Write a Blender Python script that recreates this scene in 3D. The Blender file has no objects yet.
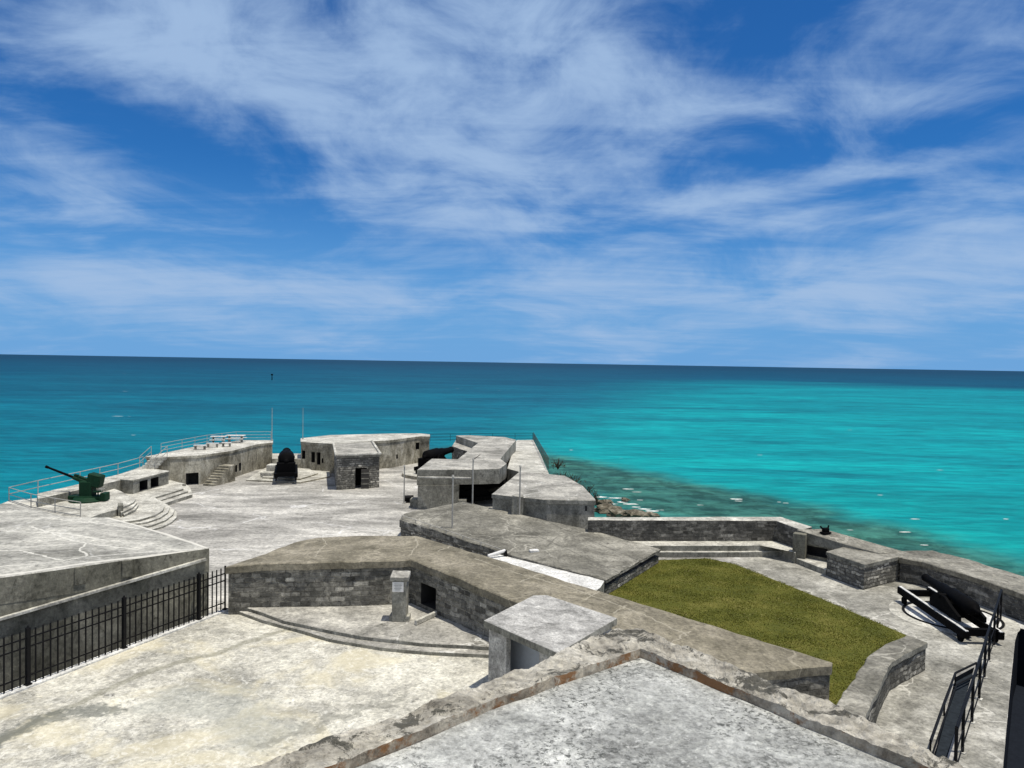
import bpy, bmesh, math, random
from math import radians as R, sin, cos, pi
from mathutils import Vector, Matrix, noise as mn
random.seed(7)
S = bpy.context.scene
col = S.collection

# ------------------------------------------------------------------ camera
F = 740.0
CZ = 12.0
PITCH = math.atan(21.5 / F)
ROLL = R(0.95)
cam_d = bpy.data.cameras.new('camera'); cam = bpy.data.objects.new('camera', cam_d); col.objects.link(cam)
cam_d.sensor_width = 36; cam_d.lens = 36 * F / 1024
cam_d.clip_start = 0.1; cam_d.clip_end = 200000
_F = Vector((0, cos(PITCH), -sin(PITCH))); _R0 = Vector((1, 0, 0)); _U0 = Vector((0, sin(PITCH), cos(PITCH)))
_R = _R0 * cos(ROLL) + _U0 * sin(ROLL); _U = _U0 * cos(ROLL) - _R0 * sin(ROLL)
cam.matrix_world = Matrix(((_R.x, _U.x, -_F.x, 0), (_R.y, _U.y, -_F.y, 0), (_R.z, _U.z, -_F.z, CZ), (0, 0, 0, 1)))
S.camera = cam
def P(px, py, z):
    d = _F + _R * ((px - 512) / F) + _U * ((384 - py) / F)
    t = (z - CZ) / d.z
    return Vector((d.x * t, d.y * t, z))

# ------------------------------------------------------------------ light
SUN_EL = R(77); SUN_AZ = R(112)      # azimuth clockwise from +Y
w = bpy.data.worlds.new('World'); S.world = w; w.use_nodes = True
nt = w.node_tree; nt.nodes.clear()
def N(t, typ, **k):
    n = t.nodes.new(typ)
    for a, b in k.items():
        if a.startswith('i_'):
            key = a[2:]; key = int(key) if key.isdigit() else key
            n.inputs[key].default_value = b
        else: setattr(n, a, b)
    return n
def L(t, a, b): t.links.new(a, b)
def math_n(t, op, a, b=None, c=None, clamp=False):
    n = t.nodes.new('ShaderNodeMath'); n.operation = op; n.use_clamp = clamp
    for i, v in enumerate((a, b, c)):
        if v is None: continue
        if isinstance(v, (int, float)): n.inputs[i].default_value = v
        else: t.links.new(v, n.inputs[i])
    return n.outputs[0]
sky = N(nt, 'ShaderNodeTexSky', sky_type='NISHITA', sun_disc=False, sun_elevation=SUN_EL, sun_rotation=SUN_AZ,
        altitude=10, air_density=1.0, dust_density=0.0, ozone_density=2.0)
tint = N(nt, 'ShaderNodeMix', data_type='RGBA', blend_type='MULTIPLY'); tint.inputs[0].default_value = 1
L(nt, sky.outputs[0], tint.inputs[6]); tint.inputs[7].default_value = (0.17, 0.60, 1.10, 1)
tc = N(nt, 'ShaderNodeTexCoord')
sx = N(nt, 'ShaderNodeSeparateXYZ'); L(nt, tc.outputs['Generated'], sx.inputs[0])
az = math_n(nt, 'ARCTAN2', sx.outputs[0], sx.outputs[1])
el = math_n(nt, 'ARCSINE', sx.outputs[2])
uv = N(nt, 'ShaderNodeCombineXYZ'); L(nt, az, uv.inputs[0]); L(nt, el, uv.inputs[1])
# direction projected on a cloud layer, for streaky noise
zz = math_n(nt, 'ADD', math_n(nt, 'MAXIMUM', sx.outputs[2], 0.0), 0.10)
pl = N(nt, 'ShaderNodeCombineXYZ'); L(nt, math_n(nt, 'DIVIDE', sx.outputs[0], zz), pl.inputs[0]); L(nt, math_n(nt, 'DIVIDE', sx.outputs[1], zz), pl.inputs[1])
mp = N(nt, 'ShaderNodeMapping'); L(nt, pl.outputs[0], mp.inputs[0]); mp.inputs['Rotation'].default_value = (0, 0, R(-14)); mp.inputs['Scale'].default_value = (0.62, 1.25, 1)
n1 = N(nt, 'ShaderNodeTexNoise', i_Scale=1.3, i_Detail=9.0, i_Roughness=0.56, i_Distortion=0.7); L(nt, mp.outputs[0], n1.inputs['Vector'])
mp2 = N(nt, 'ShaderNodeMapping'); L(nt, pl.outputs[0], mp2.inputs[0]); mp2.inputs['Rotation'].default_value = (0, 0, R(-20)); mp2.inputs['Scale'].default_value = (0.25, 1.6, 1)
n2 = N(nt, 'ShaderNodeTexNoise', i_Scale=2.4, i_Detail=8.0, i_Roughness=0.6, i_Distortion=1.0); L(nt, mp2.outputs[0], n2.inputs['Vector'])
lel = math_n(nt, 'LOGARITHM', math_n(nt, 'ADD', math_n(nt, 'MAXIMUM', el, 0.0), .13), 2.71828)
uv3 = N(nt, 'ShaderNodeCombineXYZ'); L(nt, az, uv3.inputs[0]); L(nt, math_n(nt, 'MULTIPLY', lel, .62), uv3.inputs[1]); uv3.inputs[2].default_value = 3.3
mp3 = N(nt, 'ShaderNodeMapping'); L(nt, uv3.outputs[0], mp3.inputs[0]); mp3.inputs['Rotation'].default_value = (0, 0, R(-9)); mp3.inputs['Scale'].default_value = (1.0, 1.35, 1)
n3 = N(nt, 'ShaderNodeTexNoise', i_Scale=5.2, i_Detail=12.0, i_Roughness=0.6, i_Distortion=0.5); L(nt, mp3.outputs[0], n3.inputs['Vector'])
nz = math_n(nt, 'ADD', math_n(nt, 'ADD', math_n(nt, 'MULTIPLY', n1.outputs[0], 0.14), math_n(nt, 'MULTIPLY', n2.outputs[0], 0.16)), math_n(nt, 'MULTIPLY', n3.outputs[0], 0.70))
nz = math_n(nt, 'MULTIPLY_ADD', nz, 2.35, -.71)
# unseen cloud added overhead and behind, whitens the fill light
ov = N(nt, 'ShaderNodeMapRange', interpolation_type='SMOOTHSTEP'); L(nt, el, ov.inputs[0]); ov.inputs[1].default_value = .55; ov.inputs[2].default_value = .95
bh = N(nt, 'ShaderNodeMapRange', interpolation_type='SMOOTHSTEP'); L(nt, sx.outputs[1], bh.inputs[0]); bh.inputs[1].default_value = .45; bh.inputs[2].default_value = -.1
nz = math_n(nt, 'MULTIPLY_ADD', math_n(nt, 'MAXIMUM', ov.outputs[0], bh.outputs[0]), 0.34, nz)
blobs = [  # px, py, rx, ry (px), tilt deg (up to the right positive), weight
    (330, 70, 270, 85, -6, .36), (130, 30, 200, 50, -12, .20), (560, 50, 120, 70, 25, .26), (40, 175, 120, 28, -16, .30), (470, 195, 95, 38, 8, .30),
    (820, 182, 250, 14, 7, .30), (775, 223, 75, 11, 4, .40), (1000, 60, 190, 48, 22, .26), (660, 125, 100, 16, 10, .18), (960, 240, 120, 50, 10, .18),
    (300, 290, 420, 26, 1, .22), (820, 290, 320, 32, 2, .24), (540, 215, 60, 14, 25, .2), (60, 275, 130, 14, 2, .16),
    (200, 175, 90, 34, -8, -.20), (760, 45, 120, 50, 0, -.26), (820, 145, 200, 18, 5, -.12), (330, 225, 120, 16, 0, -.10)]
acc = None
for (px, py, rx, ry, tl, wt) in blobs:
    hz = 354 + px * 17 / 1024
    cu = math.atan((px - 512) / F); cv = math.atan((hz - py) / F * cos(cu))
    s = N(nt, 'ShaderNodeVectorMath', operation='SUBTRACT'); L(nt, uv.outputs[0], s.inputs[0]); s.inputs[1].default_value = (cu, cv, 0)
    t_ = R(tl); ru = rx / F * cos(cu) ** 1.5; rv = ry / F
    a = N(nt, 'ShaderNodeVectorMath', operation='DOT_PRODUCT'); L(nt, s.outputs[0], a.inputs[0]); a.inputs[1].default_value = (cos(t_) / ru, sin(t_) / ru, 0)
    b = N(nt, 'ShaderNodeVectorMath', operation='DOT_PRODUCT'); L(nt, s.outputs[0], b.inputs[0]); b.inputs[1].default_value = (-sin(t_) / rv, cos(t_) / rv, 0)
    aa = math_n(nt, 'MULTIPLY', a.outputs['Value'], a.outputs['Value'])
    d2 = math_n(nt, 'MULTIPLY_ADD', b.outputs['Value'], b.outputs['Value'], aa)
    g = math_n(nt, 'POWER', 2.718, math_n(nt, 'MULTIPLY', d2, -1.0))
    acc = math_n(nt, 'MULTIPLY_ADD', g, wt * 1.05, acc if acc is not None else 0.0)
dens = math_n(nt, 'ADD', nz, acc)
mr = N(nt, 'ShaderNodeMapRange', interpolation_type='SMOOTHSTEP'); L(nt, dens, mr.inputs[0])
mr.inputs[1].default_value = 0.32; mr.inputs[2].default_value = 1.08; mr.inputs[3].default_value = 0; mr.inputs[4].default_value = 0.92
mixc = N(nt, 'ShaderNodeMix', data_type='RGBA'); L(nt, mr.outputs[0], mixc.inputs[0]); hzn = N(nt, 'ShaderNodeMapRange', interpolation_type='SMOOTHSTEP'); L(nt, el, hzn.inputs[0]); hzn.inputs[1].default_value = .26; hzn.inputs[2].default_value = -.02; hzn.inputs[4].default_value = .9
hm = N(nt, 'ShaderNodeMix', data_type='RGBA'); L(nt, hzn.outputs[0], hm.inputs[0]); L(nt, tint.outputs[2], hm.inputs[6]); hm.inputs[7].default_value = (1.9, 4.4, 8.6, 1)
L(nt, hm.outputs[2], mixc.inputs[6]); ccol = N(nt, 'ShaderNodeMix', data_type='RGBA'); L(nt, math_n(nt, 'MAXIMUM', ov.outputs[0], bh.outputs[0]), ccol.inputs[0]); ccol.inputs[6].default_value = (4.3, 6.1, 8.9, 1); ccol.inputs[7].default_value = (6.6, 6.9, 7.3, 1)  # second colour: neutral white for the added cloud out of view
L(nt, ccol.outputs[2], mixc.inputs[7])
bg = N(nt, 'ShaderNodeBackground'); bg.inputs[1].default_value = 0.085; L(nt, mixc.outputs[2], bg.inputs[0])
wo = N(nt, 'ShaderNodeOutputWorld'); L(nt, bg.outputs[0], wo.inputs[0])
sd = bpy.data.lights.new('sun', 'SUN'); sd.energy = 4.1; sd.angle = R(0.5); sd.color = (1, .935, .805)
so = bpy.data.objects.new('sun', sd); col.objects.link(so)
sdir = Vector((sin(SUN_AZ) * cos(SUN_EL), cos(SUN_AZ) * cos(SUN_EL), sin(SUN_EL)))
so.rotation_euler = sdir.to_track_quat('Z', 'Y').to_euler(); so.location = (40, -20, 80)
S.view_settings.view_transform = 'Standard'; S.view_settings.look = 'None'; S.view_settings.gamma = 1; S.view_settings.exposure = 0.0
S.view_settings.use_curve_mapping = False

# ------------------------------------------------------------------ materials
def newmat(name, rough=.9, spec=.2):
    m = bpy.data.materials.new(name); m.use_nodes = True; t = m.node_tree
    b = t.nodes['Principled BSDF']; b.inputs['Roughness'].default_value = rough; b.inputs['Specular IOR Level'].default_value = spec
    return m, t, b
def pos(t): return N(t, 'ShaderNodeNewGeometry').outputs['Position']
def noise_n(t, vec, scale, detail=6, rough=.6, dist=0.0):
    n = N(t, 'ShaderNodeTexNoise', i_Scale=scale, i_Detail=detail, i_Roughness=rough, i_Distortion=dist); L(t, vec, n.inputs['Vector']); return n.outputs[0]
def ramp(t, fac, stops):
    r = N(t, 'ShaderNodeValToRGB'); L(t, fac, r.inputs[0]); e = r.color_ramp.elements
    while len(e) < len(stops): e.new(.5)
    for i, (p, c) in enumerate(stops): e[i].position = p; e[i].color = (*c, 1) if len(c) == 3 else c
    return r.outputs[0]
def mixrgb(t, fac, a, b, mode='MIX'):
    n = N(t, 'ShaderNodeMix', data_type='RGBA', blend_type=mode)
    for i, v in ((0, fac), (6, a), (7, b)):
        if isinstance(v, (int, float)): n.inputs[i].default_value = v
        elif isinstance(v, tuple): n.inputs[i].default_value = (*v[:3], 1)
        else: L(t, v, n.inputs[i])
    return n.outputs[2]
def smooth(t, v, a, b):
    n = N(t, 'ShaderNodeMapRange', interpolation_type='SMOOTHSTEP'); L(t, v, n.inputs[0]); n.inputs[1].default_value = a; n.inputs[2].default_value = b
    return n.outputs[0]
def bump(t, b, h, strength=.4, dist=.05):
    n = N(t, 'ShaderNodeBump'); n.inputs['Strength'].default_value = strength; n.inputs['Distance'].default_value = dist
    L(t, h, n.inputs['Height']); L(t, n.outputs[0], b.inputs['Normal'])

def concrete(name, dark, mid, light, big=.35, fine=9., crack=0.0, cscale=.25, bs=.5, extra=None, squash=(1, 1, 1)):
    m, t, b = newmat(name)
    p = pos(t)
    mpn = N(t, 'ShaderNodeMapping'); L(t, p, mpn.inputs[0]); mpn.inputs['Scale'].default_value = squash; q = mpn.outputs[0]
    a = noise_n(t, q, big, 10, .68, .6); c = ramp(t, a, [(.34, dark), (.50, mid), (.66, light)])
    d = noise_n(t, p, fine, 5, .7); c = mixrgb(t, .75, c, ramp(t, d, [(.28, (.42, .42, .41)), (.5, (1, 1, 1)), (.72, (1.4, 1.4, 1.36))]), 'MULTIPLY')
    d2_ = noise_n(t, p, fine * .33, 7, .75, .3); c = mixrgb(t, .8, c, ramp(t, d2_, [(.30, (.55, .55, .54)), (.5, (1, 1, 1)), (.70, (1.35, 1.35, 1.32))]), 'MULTIPLY')
    d3_ = noise_n(t, q, fine * .55, 6, .7, 2.2); c = mixrgb(t, .8, c, ramp(t, d3_, [(.34, (.62, .62, .61)), (.46, (1, 1, 1)), (.56, (1, 1, 1)), (.66, (1.42, 1.42, 1.38))]), 'MULTIPLY')
    e = noise_n(t, q, big * 6, 8, .75, .8); c = mixrgb(t, smooth(t, e, .56, .70), c, tuple(x * .62 for x in dark))
    h = d
    if crack > 0:
        wv = N(t, 'ShaderNodeVectorMath', operation='ADD'); L(t, p, wv.inputs[0])
        nn = N(t, 'ShaderNodeTexNoise', i_Scale=.6, i_Detail=6.0); L(t, p, nn.inputs['Vector'])
        sc = N(t, 'ShaderNodeVectorMath', operation='SCALE'); L(t, nn.outputs['Color'], sc.inputs[0]); sc.inputs['Scale'].default_value = 2.6; L(t, sc.outputs[0], wv.inputs[1])
        v = N(t, 'ShaderNodeTexVoronoi', feature='DISTANCE_TO_EDGE', i_Scale=cscale); L(t, wv.outputs[0], v.inputs['Vector'])
        k = math_n(t, 'SUBTRACT', 1.0, smooth(t, v.outputs['Distance'], .003, .014)); 
        gate = smooth(t, noise_n(t, p, .22, 3, .5), .42, .60)
        k = math_n(t, 'MULTIPLY', math_n(t, 'MULTIPLY', k, gate), crack)
        c = mixrgb(t, k, c, tuple(min(.75, x * 1.5) for x in light))
    if extra: c = extra(t, p, c)
    L(t, c, b.inputs['Base Color'])
    bump(t, b, math_n(t, 'ADD', math_n(t, 'MULTIPLY', h, .5), math_n(t, 'MULTIPLY', e, .8)), bs, .06)
    return m

def linemask(t, p, pts, width, warp=.5, wscale=.8):
    """1 near a ground polyline, ragged"""
    nn = N(t, 'ShaderNodeTexNoise', i_Scale=wscale, i_Detail=7.0, i_Roughness=.65); L(t, p, nn.inputs['Vector'])
    o = N(t, 'ShaderNodeVectorMath', operation='MULTIPLY_ADD'); L(t, nn.outputs['Color'], o.inputs[0]); o.inputs[1].default_value = (warp * 2, warp * 2, 0); 
    s0 = N(t, 'ShaderNodeVectorMath', operation='SUBTRACT'); L(t, p, s0.inputs[0]); s0.inputs[1].default_value = (warp, warp, 0); L(t, s0.outputs[0], o.inputs[2])
    out = None
    for (a, b_) in zip(pts[:-1], pts[1:]):
        ax, ay = a[0], a[1]; dx, dy = b_[0] - ax, b_[1] - ay; ll = dx * dx + dy * dy
        s = N(t, 'ShaderNodeVectorMath', operation='SUBTRACT'); L(t, o.outputs[0], s.inputs[0]); s.inputs[1].default_value = (ax, ay, 0)
        s2 = N(t, 'ShaderNodeVectorMath', operation='MULTIPLY'); L(t, s.outputs[0], s2.inputs[0]); s2.inputs[1].default_value = (1, 1, 0)
        dt = N(t, 'ShaderNodeVectorMath', operation='DOT_PRODUCT'); L(t, s2.outputs[0], dt.inputs[0]); dt.inputs[1].default_value = (dx / ll, dy / ll, 0)
        tt = math_n(t, 'MINIMUM', math_n(t, 'MAXIMUM', dt.outputs['Value'], 0.0), 1.0)
        pr = N(t, 'ShaderNodeVectorMath', operation='SCALE'); pr.inputs[0].default_value = (dx, dy, 0); L(t, tt, pr.inputs['Scale'])
        df = N(t, 'ShaderNodeVectorMath', operation='DISTANCE'); L(t, s2.outputs[0], df.inputs[0]); L(t, pr.outputs[0], df.inputs[1])
        out = df.outputs['Value'] if out is None else math_n(t, 'MINIMUM', out, df.outputs['Value'])
    return math_n(t, 'SUBTRACT', 1.0, smooth(t, out, width * .5, width * 1.3))

def cracks(lines, z, w, colr, strength=.8, warp=.12, ws=2.2):
    def f(t, p, c):
        k = None
        for ln in lines:
            q = linemask(t, p, [P(x, y, z) for x, y in ln], w, warp, ws); k = q if k is None else math_n(t, 'MAXIMUM', k, q)
        return mixrgb(t, math_n(t, 'MULTIPLY', k, strength), c, colr)
    return f
def spots(t, p, c):
    a = smooth(t, noise_n(t, p, 19, 5, .75, .4), .50, .60); b_ = smooth(t, noise_n(t, p, .8, 5, .6, .5), .44, .60)
    c = mixrgb(t, math_n(t, 'MULTIPLY', math_n(t, 'MULTIPLY_ADD', b_, .75, .18), a), c, (.09, .095, .09))
    a = smooth(t, noise_n(t, p, 13, 5, .75, .4), .56, .66)
    return mixrgb(t, math_n(t, 'MULTIPLY', a, .55), c, (.74, .75, .73))
def terr_extra(t, p, c):
    yl = smooth(t, noise_n(t, p, .28, 5, .6, .5), .48, .62); c = mixrgb(t, math_n(t, 'MULTIPLY', yl, .55), c, (.63, .575, .41))
    wh = smooth(t, noise_n(t, p, 2.6, 8, .78, 1.5), .52, .60); c = mixrgb(t, math_n(t, 'MULTIPLY', wh, .5), c, (.78, .77, .71))
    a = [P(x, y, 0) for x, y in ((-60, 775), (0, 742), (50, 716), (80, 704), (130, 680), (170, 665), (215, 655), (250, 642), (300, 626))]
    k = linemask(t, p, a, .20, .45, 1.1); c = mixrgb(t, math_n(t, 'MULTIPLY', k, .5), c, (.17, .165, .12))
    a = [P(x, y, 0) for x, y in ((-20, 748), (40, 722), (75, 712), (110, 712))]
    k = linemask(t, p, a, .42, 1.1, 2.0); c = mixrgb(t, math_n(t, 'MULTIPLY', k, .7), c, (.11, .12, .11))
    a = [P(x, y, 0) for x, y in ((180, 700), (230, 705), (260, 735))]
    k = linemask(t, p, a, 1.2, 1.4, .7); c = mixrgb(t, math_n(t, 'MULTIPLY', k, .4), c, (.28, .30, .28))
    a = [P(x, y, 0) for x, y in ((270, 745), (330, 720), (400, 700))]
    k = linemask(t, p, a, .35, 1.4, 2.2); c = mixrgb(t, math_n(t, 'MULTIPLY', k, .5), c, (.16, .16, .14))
    return c

def brickwall(name, c1, c2, mortar, bw=.55, bh=.28, ms=.03, warp=.12, stain=(.10, .10, .09), bs=.9, rnd=.62):
    m, t, b = newmat(name)
    u = N(t, 'ShaderNodeUVMap', uv_map='UVMap'); p = pos(t)
    nn = N(t, 'ShaderNodeTexNoise', i_Scale=2.4, i_Detail=6.0, i_Roughness=.6); L(t, p, nn.inputs['Vector'])
    o = N(t, 'ShaderNodeVectorMath', operation='MULTIPLY_ADD'); L(t, nn.outputs['Color'], o.inputs[0]); o.inputs[1].default_value = (warp * 2, warp, 0); L(t, u.outputs[0], o.inputs[2])
    br = N(t, 'ShaderNodeTexBrick'); L(t, o.outputs[0], br.inputs['Vector'])
    br.inputs['Scale'].default_value = 1; br.inputs['Brick Width'].default_value = bw; br.inputs['Row Height'].default_value = bh
    br.inputs['Mortar Size'].default_value = ms; br.inputs['Mortar Smooth'].default_value = .6; br.inputs['Bias'].default_value = 0
    br.inputs['Color1'].default_value = (0, 0, 0, 1); br.inputs['Color2'].default_value = (1, 1, 1, 1); br.inputs['Mortar'].default_value = (.5, .5, .5, 1)
    br.offset = .42; br.squash = 1.5; br.squash_frequency = 3
    mid_ = tuple((x + y) / 2 for x, y in zip(c1, c2))
    c = ramp(t, br.outputs['Color'], [(.0, tuple(x * .45 for x in c2)), (.30, c2), (.6, mid_), (.85, c1), (1, tuple(min(.7, x * 1.7) for x in c1))])
    mk = math_n(t, 'MULTIPLY', br.outputs['Fac'], smooth(t, noise_n(t, p, 1.3, 5, .6), .38, .58))
    c = mixrgb(t, math_n(t, 'MULTIPLY', br.outputs['Fac'], .6), c, tuple(x * .5 for x in c2))
    c = mixrgb(t, math_n(t, 'MULTIPLY', mk, .9), c, mortar)
    n = noise_n(t, p, 4.5, 7, .72); c = mixrgb(t, .9, c, ramp(t, n, [(.30, (.30, .30, .30)), (.5, (.95, .95, .93)), (.70, (1.8, 1.78, 1.7))]), 'MULTIPLY')
    s = noise_n(t, p, .5, 7, .7, .6); c = mixrgb(t, math_n(t, 'MULTIPLY', smooth(t, s, .47, .62), .75), c, stain)
    s2 = noise_n(t, p, .8, 6, .75, .4); c = mixrgb(t, math_n(t, 'MULTIPLY', smooth(t, s2, .60, .70), .55), c, (.42, .41, .37))
    L(t, c, b.inputs['Base Color'])
    h = math_n(t, 'ADD', math_n(t, 'MULTIPLY', br.outputs['Fac'], -1.1), math_n(t, 'MULTIPLY', n, 1.3)); bump(t, b, h, 1.0, .10)
    return m
def plain(name, c, rough=.6, metal=0., var=.15, spec=.4):
    m, t, b = newmat(name, rough, spec); b.inputs['Metallic'].default_value = metal
    n = noise_n(t, pos(t), 6, 6, .7)
    L(t, mixrgb(t, 1.0, c, ramp(t, n, [(.3, (1 - var * 2,) * 3), (.7, (1 + var * 2,) * 3)]), 'MULTIPLY'), b.inputs['Base Color']); return m

M = {}
M['plaza'] = concrete('plaza_concrete', (.17, .166, .155), (.37, .36, .34), (.62, .605, .57), .22, 5, .6, .13, squash=(.5, 1.2, 1))
M['terrace'] = concrete('terrace_concrete', (.29, .285, .26), (.50, .485, .43), (.69, .675, .60), .34, 7, .0, extra=terr_extra)
M['top'] = concrete('weathered_roof_concrete', (.17, .167, .15), (.34, .33, .305), (.54, .525, .48), .35, 6, .6, .30)
M['topwarm'] = concrete('parapet_top_concrete', (.13, .118, .088), (.215, .195, .150), (.33, .30, .24), .45, 7, .35, .16, extra=cracks([[(322, 537), (326, 548), (319, 556), (315, 563)], [(412, 536), (418, 548), (410, 560)],
    [(475, 562), (505, 573), (560, 586), (600, 598), (640, 610), (690, 628)], [(600, 590), (585, 600)], [(628, 603), (612, 612)], [(545, 573), (520, 585)], [(690, 623), (672, 634)], [(455, 548), (437, 556)], [(745, 672), (790, 660), (833, 664)]], 2.2, .035, (.42, .39, .32), .6, .28, 1.8))
M['glacis'] = concrete('ramp_concrete', (.11, .106, .090), (.215, .207, .180), (.39, .375, .33), .32, 6, .45, .25, bs=.9, extra=cracks([[(430, 510), (520, 530), (600, 560), (620, 568)], [(520, 514), (560, 530), (640, 556)], [(548, 545), (556, 538)], [(470, 505), (430, 522)]], 1.2, .05, (.10, .098, .085), .6))
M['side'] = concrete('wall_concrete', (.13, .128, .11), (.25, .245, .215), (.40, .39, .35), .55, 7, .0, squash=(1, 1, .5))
_edge = cracks([[(108, 517.8), (137, 525.3), (168, 534.6), (206, 547.2)], [(-60, 584), (0, 575.5), (90, 562.5), (204, 549.2)]], 3.25, .13, (.68, .665, .61), .75, .05, 1.5)
_lines = cracks([[(-40, 528), (21, 532), (64, 533), (105, 540)], [(60, 520), (103, 523.5), (137, 529)],
    [(86, 557), (150, 551.5), (206, 548.5)], [(137, 522), (170, 534), (208, 547)], [(30, 526), (71, 540), (86, 543), (135, 549.5)], [(23, 547), (86, 543)], [(86, 543), (80, 549), (86, 556)], [(0, 566), (55, 562), (86, 556)], [(-60, 552), (20, 550), (60, 560)]], 3.25, .05, (.66, .65, .60), .8, .3, 1.4)
def _blk(t, p, c): return _edge(t, p, _lines(t, p, c))
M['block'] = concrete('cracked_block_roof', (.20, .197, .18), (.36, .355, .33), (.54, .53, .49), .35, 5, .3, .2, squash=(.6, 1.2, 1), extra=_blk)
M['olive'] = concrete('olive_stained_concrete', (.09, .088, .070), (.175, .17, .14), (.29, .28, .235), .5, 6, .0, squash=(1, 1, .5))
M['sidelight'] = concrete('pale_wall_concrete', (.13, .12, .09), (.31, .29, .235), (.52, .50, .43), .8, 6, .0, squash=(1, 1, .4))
M['white'] = concrete('white_slab', (.48, .48, .47), (.66, .66, .65), (.76, .76, .75), .5, 8, 0)
M['path'] = concrete('path_concrete', (.15, .147, .13), (.29, .283, .255), (.50, .49, .45), .40, 6, .5, .2)
M['roof'] = concrete('keep_roof_render', (.25, .255, .25), (.44, .45, .44), (.66, .67, .655), .9, 16, .0, bs=.8, extra=spots)
M['booth'] = concrete('booth_roof_concrete', (.22, .218, .21), (.40, .395, .385), (.56, .555, .54), 1.1, 12, .0)
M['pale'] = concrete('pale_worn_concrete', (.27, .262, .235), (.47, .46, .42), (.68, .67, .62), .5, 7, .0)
M['stone'] = brickwall('grey_block_masonry', (.30, .29, .265), (.19, .185, .17), (.40, .39, .35), .46, .23, .028, .17)
M['stonedark'] = brickwall('dark_block_masonry', (.20, .195, .185), (.12, .118, .112), (.30, .29, .27), .44, .21, .026, .16, stain=(.06, .06, .058))
M['rubble'] = brickwall('rubble_masonry', (.40, .385, .35), (.22, .215, .20), (.13, .125, .115), .38, .2, .035, .3)
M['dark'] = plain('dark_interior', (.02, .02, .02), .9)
M['bayshade'] = plain('bay_shade_concrete', (.05, .05, .045), .9)  # shade of the emplacement's open bay, painted into the rear wall colour
M['asphalt'] = plain('dark_asphalt', (.012, .015, .022), .95, var=.1, spec=.05)
M['iron'] = plain('black_iron', (.008, .008, .009), .6, spec=.12)
M['gun'] = plain('black_gun_paint', (.0045, .0045, .005), .75, spec=.04)
M['green'] = plain('dark_green_paint', (.006, .034, .016), .6, spec=.15)
M['steel'] = plain('galvanised_steel', (.40, .39, .36), .6, .0)
M['rust'] = plain('rusted_rail', (.07, .045, .03), .8)
M['sign'] = plain('white_sign_panel', (.72, .72, .72), .5, var=.04)
M['signgrey'] = plain('grey_sign_panel', (.22, .225, .23), .6, var=.05)
M['bluegrey'] = plain('blue_grey_paint', (.42, .46, .52), .8, var=.05, spec=.1)
M['ink'] = plain('sign_ink', (.06, .06, .07), .6)
M['rock'] = concrete('shore_rock', (.04, .036, .028), (.13, .115, .085), (.30, .28, .23), .9, 5, 0, bs=1.)
M['reddoor'] = plain('faded_wood_door', (.06, .055, .05), .8)
# rough keep coping with lichen
def cop(t, p, c):
    s = noise_n(t, p, 2.0, 10, .8, .5); c = mixrgb(t, math_n(t, 'MULTIPLY', smooth(t, s, .52, .57), .85), c, (.05, .05, .042))
    return c
M['coping'] = concrete('rough_coping_stone', (.19, .175, .15), (.45, .425, .37), (.72, .69, .62), 1.1, 9, 0, bs=1., extra=cop)
def lich(t, p, c):
    s = noise_n(t, p, 1.3, 8, .75); c = mixrgb(t, math_n(t, 'MULTIPLY', smooth(t, s, .46, .54), .9), c, (.27, .13, .05)); return c
M['lichen'] = concrete('orange_lichen_flashing', (.16, .13, .10), (.42, .37, .30), (.62, .58, .50), 1.4, 9, 0, bs=.8, extra=lich)
m, t, b = newmat('lawn_soil'); n = noise_n(t, pos(t), .5, 8, .7)
L(t, ramp(t, n, [(.3, (.055, .064, .010)), (.5, (.095, .100, .016)), (.7, (.17, .155, .038))]), b.inputs['Base Color']); M['lawn'] = m
m, t, b = newmat('grass_blades'); n = noise_n(t, pos(t), .55, 8, .75); n2_ = noise_n(t, pos(t), 7, 3, .7)
c = ramp(t, n, [(.32, (.058, .070, .010)), (.5, (.120, .126, .018)), (.68, (.22, .20, .045))])
c = mixrgb(t, smooth(t, n2_, .60, .68), c, (.42, .37, .17)); L(t, c, b.inputs['Base Color']); M['grass'] = m
m, t, b = newmat('shrub_leaves'); n = noise_n(t, pos(t), 3, 4, .7)
L(t, ramp(t, n, [(.35, (.035, .035, .018)), (.65, (.11, .095, .05))]), b.inputs['Base Color']); M['leaf'] = m
M['twig'] = plain('dry_twigs', (.06, .045, .03), .9)
m, t, b = newmat('foam', .8); n = noise_n(t, pos(t), .8, 6, .8)
L(t, ramp(t, n, [(.35, (.35, .48, .45)), (.6, (.85, .87, .85))]), b.inputs['Base Color']); M['foam'] = m

# sea
m, t, b = newmat('sea_water', .5, .05)
p = pos(t); sp = N(t, 'ShaderNodeSeparateXYZ'); L(t, p, sp.inputs[0]); X, Y = sp.outputs[0], sp.outputs[1]
nA = N(t, 'ShaderNodeMapping'); L(t, p, nA.inputs[0]); nA.inputs['Scale'].default_value = (.35, 1.3, 1); nA.inputs['Rotation'].default_value = (0, 0, R(8))
big = noise_n(t, nA.outputs[0], .006, 8, .62, .6); med = noise_n(t, nA.outputs[0], .035, 8, .68, .8)
wav = noise_n(t, nA.outputs[0], .35, 6, .7, .3)
DP = math_n(t, 'SQRT', math_n(t, 'MULTIPLY_ADD', X, X, math_n(t, 'MULTIPLY', Y, Y)))
lnY = math_n(t, 'LOGARITHM', DP, 10.0)
jit = math_n(t, 'MULTIPLY_ADD', big, .7, -.35)
lnJ = math_n(t, 'ADD', lnY, math_n(t, 'MULTIPLY', jit, .55))
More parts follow.
